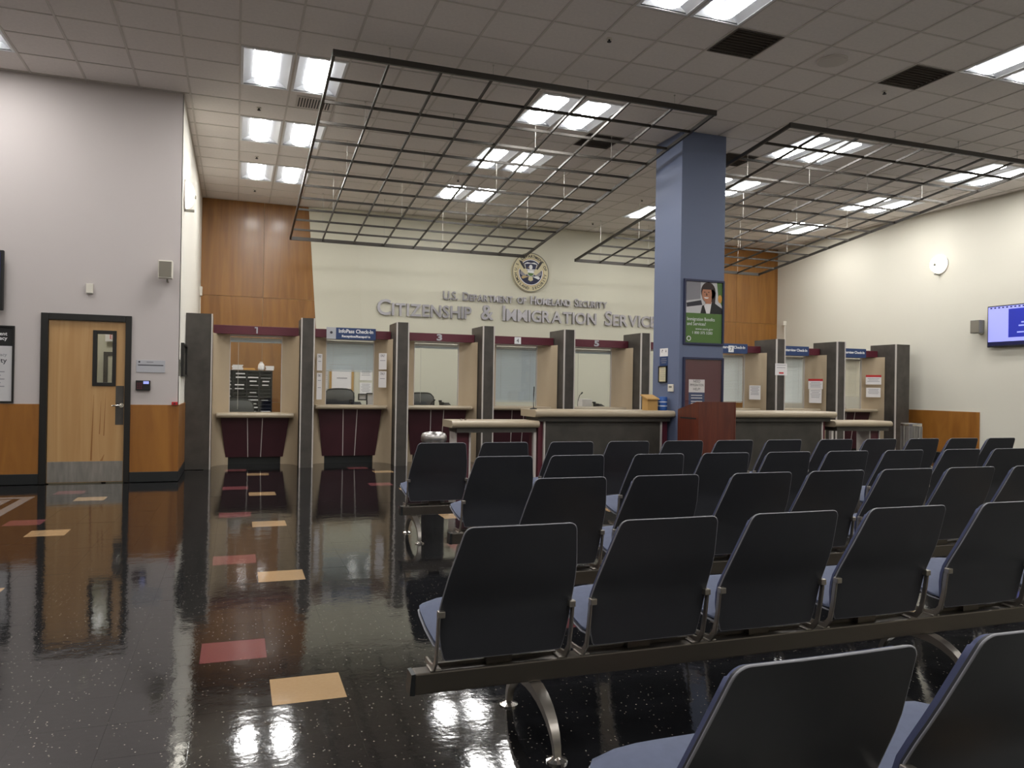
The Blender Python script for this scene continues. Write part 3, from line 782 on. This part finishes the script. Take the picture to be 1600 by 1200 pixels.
r = tag(empty('wall_lettering', (6.4, YP-.035, 2.85)), 'large silver letters reading Citizenship & Immigration Services on the wall', 'lettering', 'silver wall lettering')
lettering(r, 'Citizenship & Immigration Services', 2.87, 10.0, 2.85, .335, .262)

sl = tag(empty('wall_seal', (6.45, YP, 4.0)), 'round government seal with an eagle on the cream back wall', 'seal')
MB().lathe([(.455, -.045), (.465, -.035), (.465, 0)], 0, 0, 48, 'y').build('disc', 'seal_cream', sl, smooth=True, auto=40)
def ring(nm, r0, r1, m, d, n=48):
    q = MB()
    for k in range(n):
        a0, a1 = 2*PI*k/n, 2*PI*(k+1)/n
        q.add([(rr*math.cos(a), -d, rr*math.sin(a)) for a in (a0, a1) for rr in (r0, r1)], [(0,1,3,2)])
    q.build(nm, m, sl)
ring('outer_ring', .44, .462, 'grey_plastic', .0465); ring('inner_ring', .305, .325, 'gold', .0475); ring('white_ring', .285, .305, 'sign_white', .0475)
flat(sl, 'field', ell(0, 0, .285, .285, 40), 'navy', .048)
def circ_text(body, a_start, a_end, rad, inward, size):
    n = len(body)
    for k, ch in enumerate(body):
        if ch == ' ': continue
        a = a_start+(a_end-a_start)*k/(n-1)
        me = text_mesh(ch, size, .001, 'CENTER', .002).copy(); me.materials.clear(); me.materials.append(MATS['ink'])
        tilt = a-PI/2 if not inward else a+PI/2
        rr = rad if not inward else rad+size*.6
        o = link('seal_letter', me, sl, (rr*math.cos(a), -.048, rr*math.sin(a))); o.rotation_euler = (PI/2, -tilt, 0)
D2 = math.radians
circ_text('U.S. DEPARTMENT OF', D2(172), D2(12), .347, False, .088)
circ_text('HOMELAND SECURITY', D2(188), D2(352), .352, True, .088)
# eagle
flat(sl, 'shield_top', [(-.16, .20), (-.09, .235), (0, .22), (.09, .235), (.16, .20), (.13, .06), (-.13, .06)], 'sign_white', .0495)
flat(sl, 'shield_sky', [(-.145, .19), (0, .21), (.145, .19), (.118, .075), (-.118, .075)], 'navy', .0505)
flat(sl, 'eagle_head', ell(0, .125, .042, .055), 'sign_white', .0515); flat(sl, 'eagle_beak', [(-.05, .13), (-.085, .112), (-.04, .105)], 'gold', .0516)
flat(sl, 'eagle_breast', [(-.12, .06), (.12, .06), (.08, -.08), (0, -.12), (-.08, -.08)], 'ink_light', .0495)
for s in (-1, 1):
    flat(sl, 'wing', [(s*.28, .27), (s*.21, .24), (s*.05, -.03), (s*.13, -.06), (s*.30, .08)], 'seal_cream', .0500)
    flat(sl, 'wing_tip', [(s*.30, .27), (s*.22, .25), (s*.13, .09), (s*.17, .07), (s*.25, .18)], 'ink', .0508)
    flat(sl, 'tail_feather', [(s*.09, -.04), (s*.25, .06), (s*.27, -.04), (s*.15, -.14)], 'ink_light', .0496)
    flat(sl, 'talon', [(s*.05, -.10), (s*.2, -.16), (s*.24, -.12), (s*.18, -.08)], 'gold' if s < 0 else 'sign_white', .0502)
flat(sl, 'shield_core', [(-.08, .05), (.08, .05), (.07, -.06), (0, -.1), (-.07, -.06)], 'sign_white', .0515); flat(sl, 'shield_land', [(-.075, -.01), (.075, -.02), (.06, -.06), (0, -.09), (-.06, -.06)], 'green', .0520)
flat(sl, 'tail', [(-.05, -.10), (.05, -.10), (.06, -.18), (0, -.21), (-.06, -.18)], 'seal_cream', .0500)

# ---------------------------------------------------------------- left wall things
r = tag(empty('television', (-3.35, YW-.03, 2.505)), 'dark wall television cut off by the left picture edge', 'television')
MB().box(-.66, .66, -.085, -.03, -.365, .365).build('casing', 'dark', r, bevel=.006); MB().box(-.63, .63, -.088, -.085, -.33, .34).build('screen', 'screen_dark', r); MB().box(.5, .62, -.0885, -.088, .27, .31).build('screen_caption', 'screen_text', r); MB().box(-.2, .2, -.03, .03, -.15, .15).build('bracket', 'dark', r)
r = tag(empty('wall_sign', (-2.96, YW-.002, 1.485)), 'grey and black framed wall sign left of the wooden door', 'sign')
frame4(r, .38, .475, .022, .025, 'black_frame'); MB().box(-.358, .358, -.01, 0, -.453, .225).build('lower_field', 'paper_grey', r); MB().box(-.358, .358, -.01, 0, .225, .453).build('upper_field', 'dark', r)
for body, sz, z, m in (('Commitment', .062, .355, 'sign_white'), ('Privacy', .062, .30, 'sign_white'), ('Privacy', .055, .10, 'ink_light'), ('Security', .085, .02, 'ink')): text('lettering', body, sz, (.30, -.0105, z), '-y', m, r, .0006, 'RIGHT', bold=.001)
for k in range(5): MB().box(-.28, .28-.04*(k % 2), -.011, -.010, -.09-.045*k-.008, -.09-.045*k+.004).build('text_line', 'ink_light', r)
r = tag(empty('wall_speaker', (-.885, YW, 2.75)), 'small grey loudspeaker on the door wall by the corner', 'speaker', 'wall speakers')
MB().box(-.085, .085, -.19, -.06, -.115, .115).build('cabinet', 'white_plastic', r, bevel=.008); MB().box(-.073, .073, -.195, -.19, -.10, .10).build('grille', 'speaker_cloth', r); MB().tube([(.02, -.1, -.115), (.02, -.1, -.14), (.02, 0, -.14)], .012, 8).build('bracket', 'grey_plastic', r)
r = tag(empty('wall_box', (-1.77, YW, 2.465)), 'small beige box on the wall above the wooden door', 'box'); MB().box(-.04, .04, -.03, 0, -.06, .065).build('cover', 'white_plastic', r, bevel=.004); MB().box(-.036, .036, -.032, -.03, -.062, -.052).build('lower_edge', 'grey_plastic', r)
r = tag(empty('door_plaque', (-1.05, YW, 1.50)), 'silver plaque with small lettering right of the wooden door', 'sign'); MB().box(-.17, .17, -.01, 0, -.08, .08).build('plate', 'sign_silver', r, bevel=.002)
MB().lathe([(.012, -.012), (.012, -.01)], -.135, .055, 12, 'y').build('emblem', 'ink', r)
MB().box(-.05, .03, -.011, -.010, .048, .06).build('text_line', 'ink_light', r); MB().box(-.15, .15, -.011, -.010, .008, .02).build('text_line', 'ink', r)
r = tag(empty('keypad_lock', (-1.135, YW, 1.25)), 'black access keypad with small blue screen beside the door', 'keypad'); MB().box(-.085, .085, -.045, 0, -.065, .065).build('housing', 'dark', r, bevel=.006); MB().box(.005, .07, -.047, -.045, .02, .055).build('display', 'screen_text', r)
for a in range(3):
    for b in range(4): MB().box(-.07+a*.022, -.055+a*.022, -.048, -.045, -.045+b*.022, -.032+b*.022).build('key', 'maroon', r)
r = tag(empty('alarm_button', (-.755, YW-.016, 1.0)), 'small red box on top of the wainscot at the wall corner', 'alarm'); MB().box(-.035, .035, -.03, .012, 0, .04).build('cover', 'red', r, bevel=.003); MB().box(-.012, .012, -.034, -.03, .01, .03).build('button', 'maroon', r)
# return wall
r = tag(empty('dark_frame', (XC, 11.85, 1.61), PI/2), 'narrow dark framed board on the white side wall', 'frame')
frame4(r, .42, .23, .03, .04, 'black_frame'); MB().box(-.39, .39, -.012, 0, -.2, .2).build('board', 'fin_grey', r)
r = tag(empty('card_reader', (XC, 11.1, 1.49), PI/2), 'thin grey wall plate near the white wall corner', 'wall plate'); MB().box(-.05, .05, -.02, 0, -.11, .11).build('cover', 'grey_plastic', r, bevel=.003); MB().box(-.03, .03, -.022, -.02, .02, .07).build('window', 'dark', r)
r = tag(empty('junction_box', (XC, 16.6, 3.12), PI/2), 'small white box on the white side wall by the wood panels', 'box'); MB().box(-.06, .06, -.05, 0, -.09, .09).build('cover', 'white_plastic', r, bevel=.004); MB().tube([(0, -.015, -.09), (0, -.015, -3.1)], .01, 6).build('conduit', 'white_plastic', r)
def sconce(x, y, z, nx, label):
    r = tag(empty('wall_sconce', (x, y, z), -PI/2 if nx < 0 else PI/2), label, 'wall light', 'round wall sconces')
    m = MB(); n = 20; rows = []
    for i in range(7):
        ph = i/6*PI/2; R = .2*math.cos(ph)**.8; d = .12*math.sin(ph)+.012
        rows.append([(R*math.cos(2*PI*k/n), -d, R*.95*math.sin(2*PI*k/n)) for k in range(n)])
    vs = [p for q in rows for p in q]; fs = [(i*n+k, i*n+(k+1) % n, (i+1)*n+(k+1) % n, (i+1)*n+k) for i in range(6) for k in range(n)]
    m.add(vs, fs); m.build('bowl', 'sconce_glow', r, smooth=True)
    m = MB().lathe([(.21, -.02), (.21, 0)], 0, 0, 28, 'y'); m.build('rim', 'trim_alu', r)
    m = MB().lathe([(.025, -.15), (.03, -.12)], 0, -.02, 10, 'y'); m.box(-.02, .02, -.13, 0, -.23, -.2); m.build('bracket', 'grey_plastic', r)
sconce(XR, 11.98, 3.985, -1, 'glowing round sconce on the right cream wall')
sconce(XC, 11.6, 3.90, 1, 'glowing round sconce on the white side wall at left')
# right wall
r = tag(empty('wall_speaker', (XR, 10.98, 2.62), -PI/2), 'small grey loudspeaker left of the lit television', 'speaker', 'wall speakers')
MB().box(-.1, .1, -.22, -.08, -.125, .125).build('cabinet', 'grey_plastic', r, bevel=.008); MB().box(-.085, .085, -.225, -.22, -.11, .11).build('grille', 'speaker_cloth', r); MB().tube([(0, -.12, -.12), (0, -.06, -.15), (0, 0, -.12)], .012, 8).build('bracket', 'white_plastic', r)
r = tag(empty('television', (XR, 10.13, 2.605), -PI/2), 'lit wall television showing a blue desktop on the right wall', 'television')
MB().box(-.68, .68, -.10, -.05, -.39, .39).build('casing', 'dark', r, bevel=.006); MB().box(-.66, .66, -.103, -.10, -.36, .37).build('screen', 'screen_lilac', r)
MB().box(-.66, .66, -.104, -.103, -.36, -.29).build('task_bar', 'screen_dark', r); MB().box(-.25, .66, -.1045, -.103, -.22, .31).build('window', 'screen_blue', r); MB().box(-.2, .2, -.05, 0, -.2, .2).build('bracket', 'dark', r)
for z, a, b in ((.05, .0, .5), (-.01, -.05, .5), (-.13, -.08, .4)): MB().box(a, b, -.1055, -.1045, z-.012, z+.012).build('screen_text', 'screen_text', r)
for k in range(16): MB().box(-.62+k*.08, -.58+k*.08, -.1045, -.103, .335, .36).build('menu_mark', 'screen_dark', r)
r = tag(empty('wall_camera', (XR, 16.7, 3.1), -PI/2), 'small white device on a thin conduit at the right back corner', 'camera'); MB().box(-.04, .04, -.09, 0, -.05, .06).build('housing', 'white_plastic', r, bevel=.005); MB().tube([(0, -.02, -.05), (0, -.02, -3.08)], .022, 8).build('conduit', 'white_plastic', r)

# ---------------------------------------------------------------- ceiling fittings
vl = ['nearest the viewer, left of the two at top', 'nearest the viewer, right of the two at top', 'seen through the left hanging grid', 'beside the top of the blue column']
for (c, rr), nm in zip(VENTS, vl):
    r = tag(empty('air_vent', (gx(c)+TX/2, gy(rr)+TY/2, HC)), 'dark square air vent '+nm, 'vent', 'dark ceiling vents')
    h, k = TX/2-.012, TY/2-.010
    m = MB(); m.box(-h, -h+.02, -k, k, -.003, .012); m.box(h-.02, h, -k, k, -.003, .012); m.box(-h+.02, h-.02, -k, -k+.02, -.003, .012); m.box(-h+.02, h-.02, k-.02, k, -.003, .012); m.build('frame', 'vent_dark', r)
    MB().box(-h, h, -k, k, .045, .06).build('back_plate', 'vent_dark', r)
    for q in range(9): MB().box(-h+.02, h-.02, -k+.05+q*.058, -k+.056+q*.058, .0, .04).build('slat', 'vent_dark', r)
r = tag(empty('air_diffuser', (.93, 10.71, HC)), 'pale slotted air diffuser behind the left grid edge', 'vent')
MB().box(-.24, .24, -.2, .2, -.006, .006).build('frame', 'tbar_white', r)
for q in range(12): MB().box(-.21+q*.036, -.195+q*.036, -.17, .17, -.010, -.005).build('slot', 'dark', r)
r = tag(empty('ceiling_speaker', (6.35, 7.06, HC)), 'round pale ceiling speaker between two dark vents', 'speaker')
MB().lathe([(.155, -.012), (.165, -.006), (.165, .012)], seg=28).build('rim', 'tbar_white', r, smooth=True, auto=40); MB().lathe([(.14, -.014), (.145, -.01)], seg=28).build('grille', 'tbar_white', r)
for (x, y), nm in zip([(3.74, 7.51), (7.6, 7.54), (.23, 11.18), (.26, 13.61), (.28, 15.97), (3.77, 13.66), (7.57, 13.63), (7.64, 16.03)],
    ['before the left hanging grid', 'below the right dark vent', 'between the two front left light pairs', 'between the two rear left light pairs', 'nearest the wood back wall at left', 'above the left hanging grid', 'left of the blue column near a light', 'nearest the cream back wall']):
    r = tag(empty('sprinkler_head', (x, y, HC)), 'small dark ceiling sprinkler '+nm, 'sprinkler', 'ceiling sprinklers')
    MB().lathe([(.03, -.006), (.03, .008)], seg=14).build('flange', 'white_plastic', r); m = MB().lathe([(.009, -.028), (.012, 0)], seg=8); m.lathe([(.024, -.032), (.024, -.027)], seg=12); m.build('nozzle', 'dark', r)

# ---------------------------------------------------------------- beam chairs
def lerp_tab(tab, t):
    for (a, va), (b, vb) in zip(tab[:-1], tab[1:]):
        if t <= b: return va+(vb-va)*(t-a)/(b-a)
    return tab[-1][1]
PROF = [(.325, -.060), (.37, -.065), (.44, -.073), (.49, -.083), (.53, -.098), (.57, -.120), (.65, -.163), (.74, -.202), (.83, -.240)]     # z -> y of rear face
HW = [(.325, .226), (.37, .238), (.44, .250), (.50, .255), (.57, .249), (.65, .240), (.74, .222), (.83, .203)]
def back_rows():
    zs = [.325, .332, .37, .40, .44, .48, .52, .57, .62, .67, .72, .77, .80, .810, .818, .824, .8285, .83]
    rows = []
    for z in zs:
        hw = lerp_tab(HW, z); y = lerp_tab(PROF, z); rc = .024
        if z > .83-rc: hw -= rc-math.sqrt(max(0, rc*rc-(z-(.83-rc))**2))
        if z < .33: hw -= .004
        rows.append((z, hw, y))
    return rows
def make_chair():
    root = empty('waiting_chair')
    rows = back_rows(); nx = 8
    def shell(off0, off1, inset, bow):
        m = MB(); n = len(rows); vs = []
        for off in (off0, off1):
            for z, hw, y in rows:
                h = hw-inset
                for k in range(nx+1):
                    u = -1+2*k/nx; vs.append((u*h, y+off+bow*(1-u*u)*-1, z-(inset if z > .8 else 0)))
        W = nx+1; fs = []
        for i in range(n-1):
            for k in range(nx):
                fs.append((i*W+k, i*W+k+1, (i+1)*W+k+1, (i+1)*W+k)); o = n*W; fs.append((o+i*W+k, o+(i+1)*W+k, o+(i+1)*W+k+1, o+i*W+k+1))
        for i in range(n-1):
            for k in (0, nx): fs.append((i*W+k, (i+1)*W+k, n*W+(i+1)*W+k, n*W+i*W+k))
        for k in range(nx):
            fs.append((k, k+1, n*W+k+1, n*W+k)); q = (n-1)*W; fs.append((q+k, q+k+1, n*W+q+k+1, n*W+q+k))
        m.add(vs, fs); return m
    b = shell(0, .014, 0, .004).build('backrest', 'shell_dark', root, smooth=True, auto=35)
    shell(.014, .034, .008, .004).build('back_cushion', 'fabric_navy', root, smooth=True, auto=50)
    bow = lambda x, hw: 0
    path = [(-hw, y+.003, z) for z, hw, y in rows]+[(hw*u, rows[-1][2]+.003-.004*(1-u*u), .83) for u in (-.8, -.4, 0, .4, .8)]+[(hw, y+.003, z) for z, hw, y in rows[::-1]]
    hwt = rows[-1][1]
    path = [(-hw, y+.003, z) for z, hw, y in rows]+[(hwt*u, rows[-1][2]+.003-.004*(1-u*u), .8302) for u in (-.8, -.4, 0, .4, .8)]+[(hw, y+.003, z) for z, hw, y in rows[::-1]]
    MB().tube(path, .0032, 6).build('edge_trim_or_glint', 'shell_edge', b, smooth=True)  # lighter tube, stands in for light catching the shell's own edge
    hw0 = rows[0][1]
    MB().tube([(hw0*u, rows[0][2]+.003-.004*(1-u*u), .325) for u in (-1, -.5, 0, .5, 1)], .0032, 6).build('bottom_edge_line', 'shell_edge', b, smooth=True)  # same lighter tube along the shell's own bottom edge
    # seat: sloping cushion and pan
    def seat(o, t, shrink):
        ys = [(-.045, .215), (-.025, .24), (.0, .255), (.10, .262), (.20, .262), (.25, .255), (.28, .235), (.298, .20), (.305, .16)]
        m = MB(); nn = 8; vs = []
        zf = lambda y: .350+.072*(y+.045)/.28 - (.02*((y-.2)/.1)**2 if y > .2 else 0)
        for top in (0, 1):
            for y, h in ys:
                h -= shrink
                for k in range(nn+1):
                    u = -1+2*k/nn; dz = (t*(1-.75*abs(u)**4) if top else 0)
                    if top and (y > .28 or y < -.03): dz *= .35
                    vs.append((u*h, y-(shrink if y > .2 else 0), zf(y)+o+dz-.010*(1-u*u)*(1 if y < .2 else .3)))
        n = len(ys); W = nn+1; fs = []
        for i in range(n-1):
            for k in range(nn): fs.append((i*W+k, i*W+k+1, (i+1)*W+k+1, (i+1)*W+k)); q = n*W; fs.append((q+i*W+k, q+(i+1)*W+k, q+(i+1)*W+k+1, q+i*W+k+1))
        for i in range(n-1):
            for k in (0, nn): fs.append((i*W+k, (i+1)*W+k, n*W+(i+1)*W+k, n*W+i*W+k))
        for k in range(nn):
            fs.append((k, k+1, n*W+k+1, n*W+k)); q = (n-1)*W; fs.append((q+k, q+k+1, n*W+q+k+1, n*W+q+k))
        m.add(vs, fs); return m
    seat(.012, .034, .005).build('seat_cushion', 'fabric_blue', root, smooth=True, auto=60)
    seat(.0, .011, 0).build('seat_pan', 'shell_edge', root, smooth=True, auto=60)
    for s in (-1, 1):
        x = s*.258
        pts = [(.08, .277), (.0, .278), (-.045, .284), (-.075, .32), (-.092, .40), (-.106, .505)]
        pr = [(y, z) for y, z in pts]; inn = [(.08, .298), (.01, .300), (-.03, .305), (-.055, .335), (-.071, .405), (-.086, .505)]
        m = MB().prism(pr+inn[::-1], x-.005, x+.005, 'x')
        m.box(x-.006-(.014 if s > 0 else 0), x+.006+(.014 if s < 0 else 0), -.112, -.086, .492, .516)
        m.box(x-.03 if s > 0 else x-.012, x+.012 if s > 0 else x+.03, -.035, .035, .277, .285)
        m.build('side_bracket', 'alu_bright', root, bevel=.003)
    MB().box(-.24, .24, .015, .035, .278, .290).build('cross_rod', 'alu_dark', root); MB().box(-.05, .05, -.01, .03, .278, .345).build('mount_block', 'alu_dark', root)
    return root
proto_chair = make_chair(); used = False
ROWS = [
 ('in the row nearest the viewer', 1.36, [1.03, 1.615, 2.20, 2.79], .62, [1.3, 2.6]),
 ('in the second row from the viewer', 2.74, [.945, 1.535, 2.11, 2.695, 3.33, 3.91, 4.49], .60, [1.08, 3.05, 5.0]),
 ('in the middle row', 4.0, [1.695, 2.28, 2.925, 3.475, 4.035, 4.585, 5.18, 5.83], 1.36, [1.55, 2.6, 4.9]),
 ('in the second row from the counters', 5.25, [1.75, 2.305, 2.97, 3.555, 4.145, 4.735, 5.335, 5.995, 6.58, 7.165], 1.42, [1.56, 2.64, 5.66]),
 ('in the row nearest the counters', 6.51, [1.635, 2.195, 2.825, 3.395, 3.975, 4.545, 5.125, 5.77, 6.355, 6.945, 7.515, 8.085], 1.33, [1.45, 2.51, 5.45, 8.2]),
]
ORD = ['leftmost', 'second', 'third', 'fourth', 'fifth', 'sixth', 'seventh', 'eighth', 'ninth', 'tenth', 'eleventh', 'twelfth']
def leg_mesh():
    m = MB()
    NA = 14; ang = [-PI/2+PI*i/NA for i in range(NA+1)]
    pts = [(.266*math.sin(t), .010+.192*math.cos(t)) for t in ang]; inn = [(.244*math.sin(t), .010+.158*math.cos(t)) for t in ang]
    vs = []; wd = [.012+.012*math.cos(t)**1.5 for t in [min(max(q, -1.57), 1.57) for q in ang]]
    for (y, z), (yi, zi), h in zip(pts, inn, wd): vs += [(-h, y, z), (h, y, z), (h, yi, zi), (-h, yi, zi)]
    fs = []
    for i in range(len(pts)-1):
        for k in range(4): fs.append((i*4+k, i*4+(k+1) % 4, (i+1)*4+(k+1) % 4, (i+1)*4+k))
    fs += [(0, 1, 2, 3), (NA*4, NA*4+1, NA*4+2, NA*4+3)]
    return m.add(vs, fs).mesh('leg', 'alu_bright')
LEG = leg_mesh()
for _p in LEG.polygons: _p.use_smooth = True
FOOT = MB().lathe([(.038, 0), (.038, .006), (.02, .014), (.012, .02)], seg=16).mesh('foot', 'chrome')
for rn, Y, xs, xl, legs in ROWS:
    xr = xs[-1]+.32
    b = tag(empty('seat_beam', (xl, Y, 0)), 'long metal seat beam with arched legs '+rn.replace('in the', 'under the'), 'seat beam', 'beams carrying the waiting chairs')
    MB().box(.02, xr-xl, -.035, .035, .200, .278).build('beam', 'alu_dark', b, bevel=.006)
    MB().prism([(0, .202), (.02, .200), (.02, .278), (.006, .276)], -.036, .036, 'y').build('end_cap', 'black_rubber', b)
    for lx in legs:
        l = link('leg', LEG, b, (lx-xl, 0, 0)); es = l.modifiers.new('es', 'EDGE_SPLIT'); es.split_angle = .7
        for s in (-.252, .252): link('foot', FOOT, b, (lx-xl, s, 0))
    for k, x in enumerate(xs):
        o = proto_chair if not used else copy_tree(proto_chair); used = True
        o.location = (x, Y, 0)
        tag(o, f'dark grey waiting chair, {ORD[k]}{"" if k == 0 else " from the left"} {rn}', 'chair', 'waiting room chairs on beams')

# ---------------------------------------------------------------- staff side behind the windows
def desk(i, label):
    cx, zt = WIN[i]
    r = tag(empty('staff_desk', (cx, 13.6, 0)), label, 'desk', 'desks behind the windows')
    MB().box(-.62, .62, -.28, .38, zt-.12, zt-.085).build('desk_top', 'beige_top', r)
    for x in (-.58, .58): MB().box(x-.02, x+.02, -.2, .34, 0, zt-.12).build('leg_panel', 'beige', r)
for i in (0, 1, 2, 3, 4, 6, 7, 8): desk(i, 'staff desk behind '+bnames[i])
def office_chair(x, y, rot, z, label):
    r = tag(empty('office_chair', (x, y, 0), rot), label, 'chair', 'mesh office chairs behind the windows')
    m = MB(); n = 10; rows = []
    for j in range(7):
        v = j/6; zz = z-.48+.48*v; hw = .20+.06*math.sin(v*PI*.75); 
        if j == 6: hw *= .86
        rows.append([(hw*(-1+2*k/n), .10*(-1+2*k/n)**2-.06*math.sin(v*PI), zz-(.025*abs(-1+2*k/n)**3 if j == 6 else 0)) for k in range(n+1)])
    vs = [p for q in rows for p in q]; W = n+1; N = len(vs)
    vs += [(p[0], p[1]+.012, p[2]) for p in vs]; fs = []
    for j in range(6):
        for k in range(n): a = (j*W+k, j*W+k+1, (j+1)*W+k+1, (j+1)*W+k); fs.append(a); fs.append(tuple(q+N for q in a[::-1]))
    m.add(vs, fs); m.build('mesh_back', 'mesh_grey', r, smooth=True)
    edge = [q[0] for q in rows]+rows[-1]+[q[-1] for q in rows[::-1]]
    MB().tube(edge+rows[0][::-1], .014, 6).build('back_frame', 'dark', r, smooth=True)
    MB().box(-.24, .24, -.46, .02, .46, .53).build('seat', 'mesh_grey', r, bevel=.02); MB().tube([(0, -.2, .08), (0, -.2, .46)], .03, 10).build('post', 'dark', r); MB().tube([(0, -.15, .45), (0, .06, .5), (0, .02, z-.36)], .02, 8).build('spine', 'dark', r)
    for k in range(5):
        a = 2*PI*k/5; MB().tube([(0, -.2, .1), (.28*math.cos(a), -.2+.28*math.sin(a), .07)], .018, 6).build('base_leg', 'dark', r); MB().lathe([(.03, .0), (.03, .05)], .28*math.cos(a), -.2+.28*math.sin(a), 10).build('caster', 'dark', r)
office_chair(.06, 14.9, .2, 1.0, 'mesh office chair back low behind window one')
office_chair(1.80, 14.45, -.1, 1.225, 'tall grey mesh office chair behind the reception window')
office_chair(3.36, 14.5, .1, 1.17, 'grey mesh office chair behind window three')
# letter tray unit behind window one
r = tag(empty('letter_tray_unit', (.20, 16.3, 0)), 'black letter tray unit full of papers behind window one', 'shelf unit')
MB().box(-.62, .49, .0, .35, 0, .72).build('base_cabinet', 'tray_black', r)
for x in (-.62, -.26, .0, .24, .48): MB().box(x-.008, x+.008, 0, .33, .72, 1.56).build('divider', 'tray_black', r)
MB().box(-.62, .49, .32, .34, .72, 1.56).build('back_board', 'tray_black', r)
for k in range(12):
    z = .72+.075*k
    MB().box(-.62, .49, 0, .32, z-.006, z+.006).build('tray_shelf', 'tray_black', r)
    if k < 11:
        for x0, x1 in ((-.60, -.27), (-.25, -.01), (.01, .23), (.25, .47)):
            if random.random() < .7: MB().box(x0+random.uniform(.01, .06), x1-random.uniform(.01, .06), -.012, .3, z+.006, z+random.uniform(.012, .032)).build('paper_sheets', 'paper', r)
def stack(x, y, z, w, d, h, label, m='paper'):
    r = tag(empty('paper_stack', (x, y, z)), label, 'papers', 'papers behind the windows'); n = max(1, int(h/.02))
    for k in range(n): MB().box(-w/2+random.uniform(-.01, .01), w/2+random.uniform(-.01, .01), -d/2, d/2, k*h/n, (k+.85)*h/n).build('sheaf', m, r)
stack(.02, 16.45, 1.566, .2, .25, .1, 'tall white paper stack on the left of the letter trays')
stack(.24, 16.45, 1.566, .22, .25, .04, 'orange envelopes on top of the letter trays', 'envelope')
stack(.64, 16.45, 1.566, .16, .22, .09, 'white paper stack on the right of the letter trays')
r = tag(empty('paper_bag', (.47, 16.42, 1.566)), 'crumpled white bag on top of the letter trays', 'bag')
MB().lathe([(.06, 0), (.07, .03), (.062, .1), (.04, .14), (.015, .15)], seg=9).build('body', 'paper', r); MB().lathe([(.02, .145), (.035, .165), (.01, .17)], seg=7).build('gathered_top', 'paper', r)
# pinned boards behind the reception window
r = tag(empty('pin_frame', (2.14, YB-.125, 1.46)), 'wooden framed sheet behind the reception window', 'frame'); frame4(r, .26, .30, .05, .03, 'carton'); MB().box(-.21, .21, -.012, 0, -.25, .25).build('sheet', 'paper', r); MB().box(-.1, .12, -.014, -.012, -.03, -.01).build('text_line', 'ink_light', r)
notice((1.78, YB-.058, 1.46), .16, .5, 'tall paper left of the wooden framed sheet behind reception', lines=8)
notice((2.66, YP-.003, 1.55), .26, .3, 'upper paper pinned right of the wooden framed sheet', lines=6)
notice((2.66, YP-.003, 1.2), .26, .3, 'lower paper pinned right of the wooden framed sheet', lines=6)
def desk_frame(x, y, z, w, h, label):
    r = tag(empty('picture_frame', (x, y, z+h/2)), label, 'frame'); frame4(r, w/2, h/2, .02, .02, 'dark'); MB().box(-w/2+.02, w/2-.02, -.006, 0, -h/2+.02, h/2-.02).build('picture', 'paper_grey', r); MB().box(-.01, .01, 0, .08, -h/2, -h/2+.01).build('easel_foot', 'dark', r)
desk_frame(2.27, 13.9, WIN[1][1]-.085, .14, .28, 'dark upright frame at the right of the reception window')
desk_frame(2.14, 13.95, WIN[1][1]+.06, .16, .12, 'small dark frame beside the mesh chair at reception')
def phone(x, y, z, label):
    r = tag(empty('desk_phone', (x, y, z)), label, 'phone', 'phones behind the windows')
    MB().prism([(-.09, 0), (.09, 0), (.09, .08), (-.09, .03)], -.08, .10, 'x').build('body', 'dark', r, bevel=.004); m = MB().box(-.085, -.04, -.09, .09, .06, .09); m.box(-.09, -.035, -.10, -.05, .05, .08); m.box(-.09, -.035, .06, .11, .09, .12); m.build('handset', 'dark', r, bevel=.006); MB().box(.0, .07, .02, .07, .07, .075).build('keypad', 'grey_plastic', r)
for i, dx, nm in ((1, .15, 'in the reception window'), (2, .26, 'at the right of window three'), (4, .34, 'at the right of window five'), (7, .1, 'in the second window from the right')):
    phone(WIN[i][0]+dx, 13.42, WIN[i][1]-.085+.05, 'black desk phone '+nm)
for i, dx, nm in ((4, -.06, 'in window five'), (2, .02, 'in window three')):
    r = tag(empty('microphone', (WIN[i][0]+dx, 13.5, WIN[i][1]-.085)), 'black gooseneck microphone '+nm, 'microphone', 'gooseneck microphones')
    h = .32 if i > 2 else .15
    MB().box(-.06, .06, -.05, .05, 0, .025).build('base', 'dark', r, bevel=.006); MB().tube([(0, .02, .02), (0, .03, h*.5), (.03, .01, h*.9), (.05, -.02, h)], .007, 6).build('gooseneck', 'dark', r); MB().tube([(.05, -.02, h), (.07, -.04, h+.03)], .014, 8).build('head', 'dark', r)
stack(WIN[4][0]+.14, 13.62, WIN[4][1]-.085, .2, .2, .22, 'white paper pile behind window five')
stack(WIN[8][0]+.1, 13.45, WIN[8][1]-.085, .34, .25, .18, 'white papers behind the rightmost window')
stack(WIN[6][0]+.2, 13.45, WIN[6][1]-.085, .3, .25, .12, 'white papers under the blind right of the blue column')
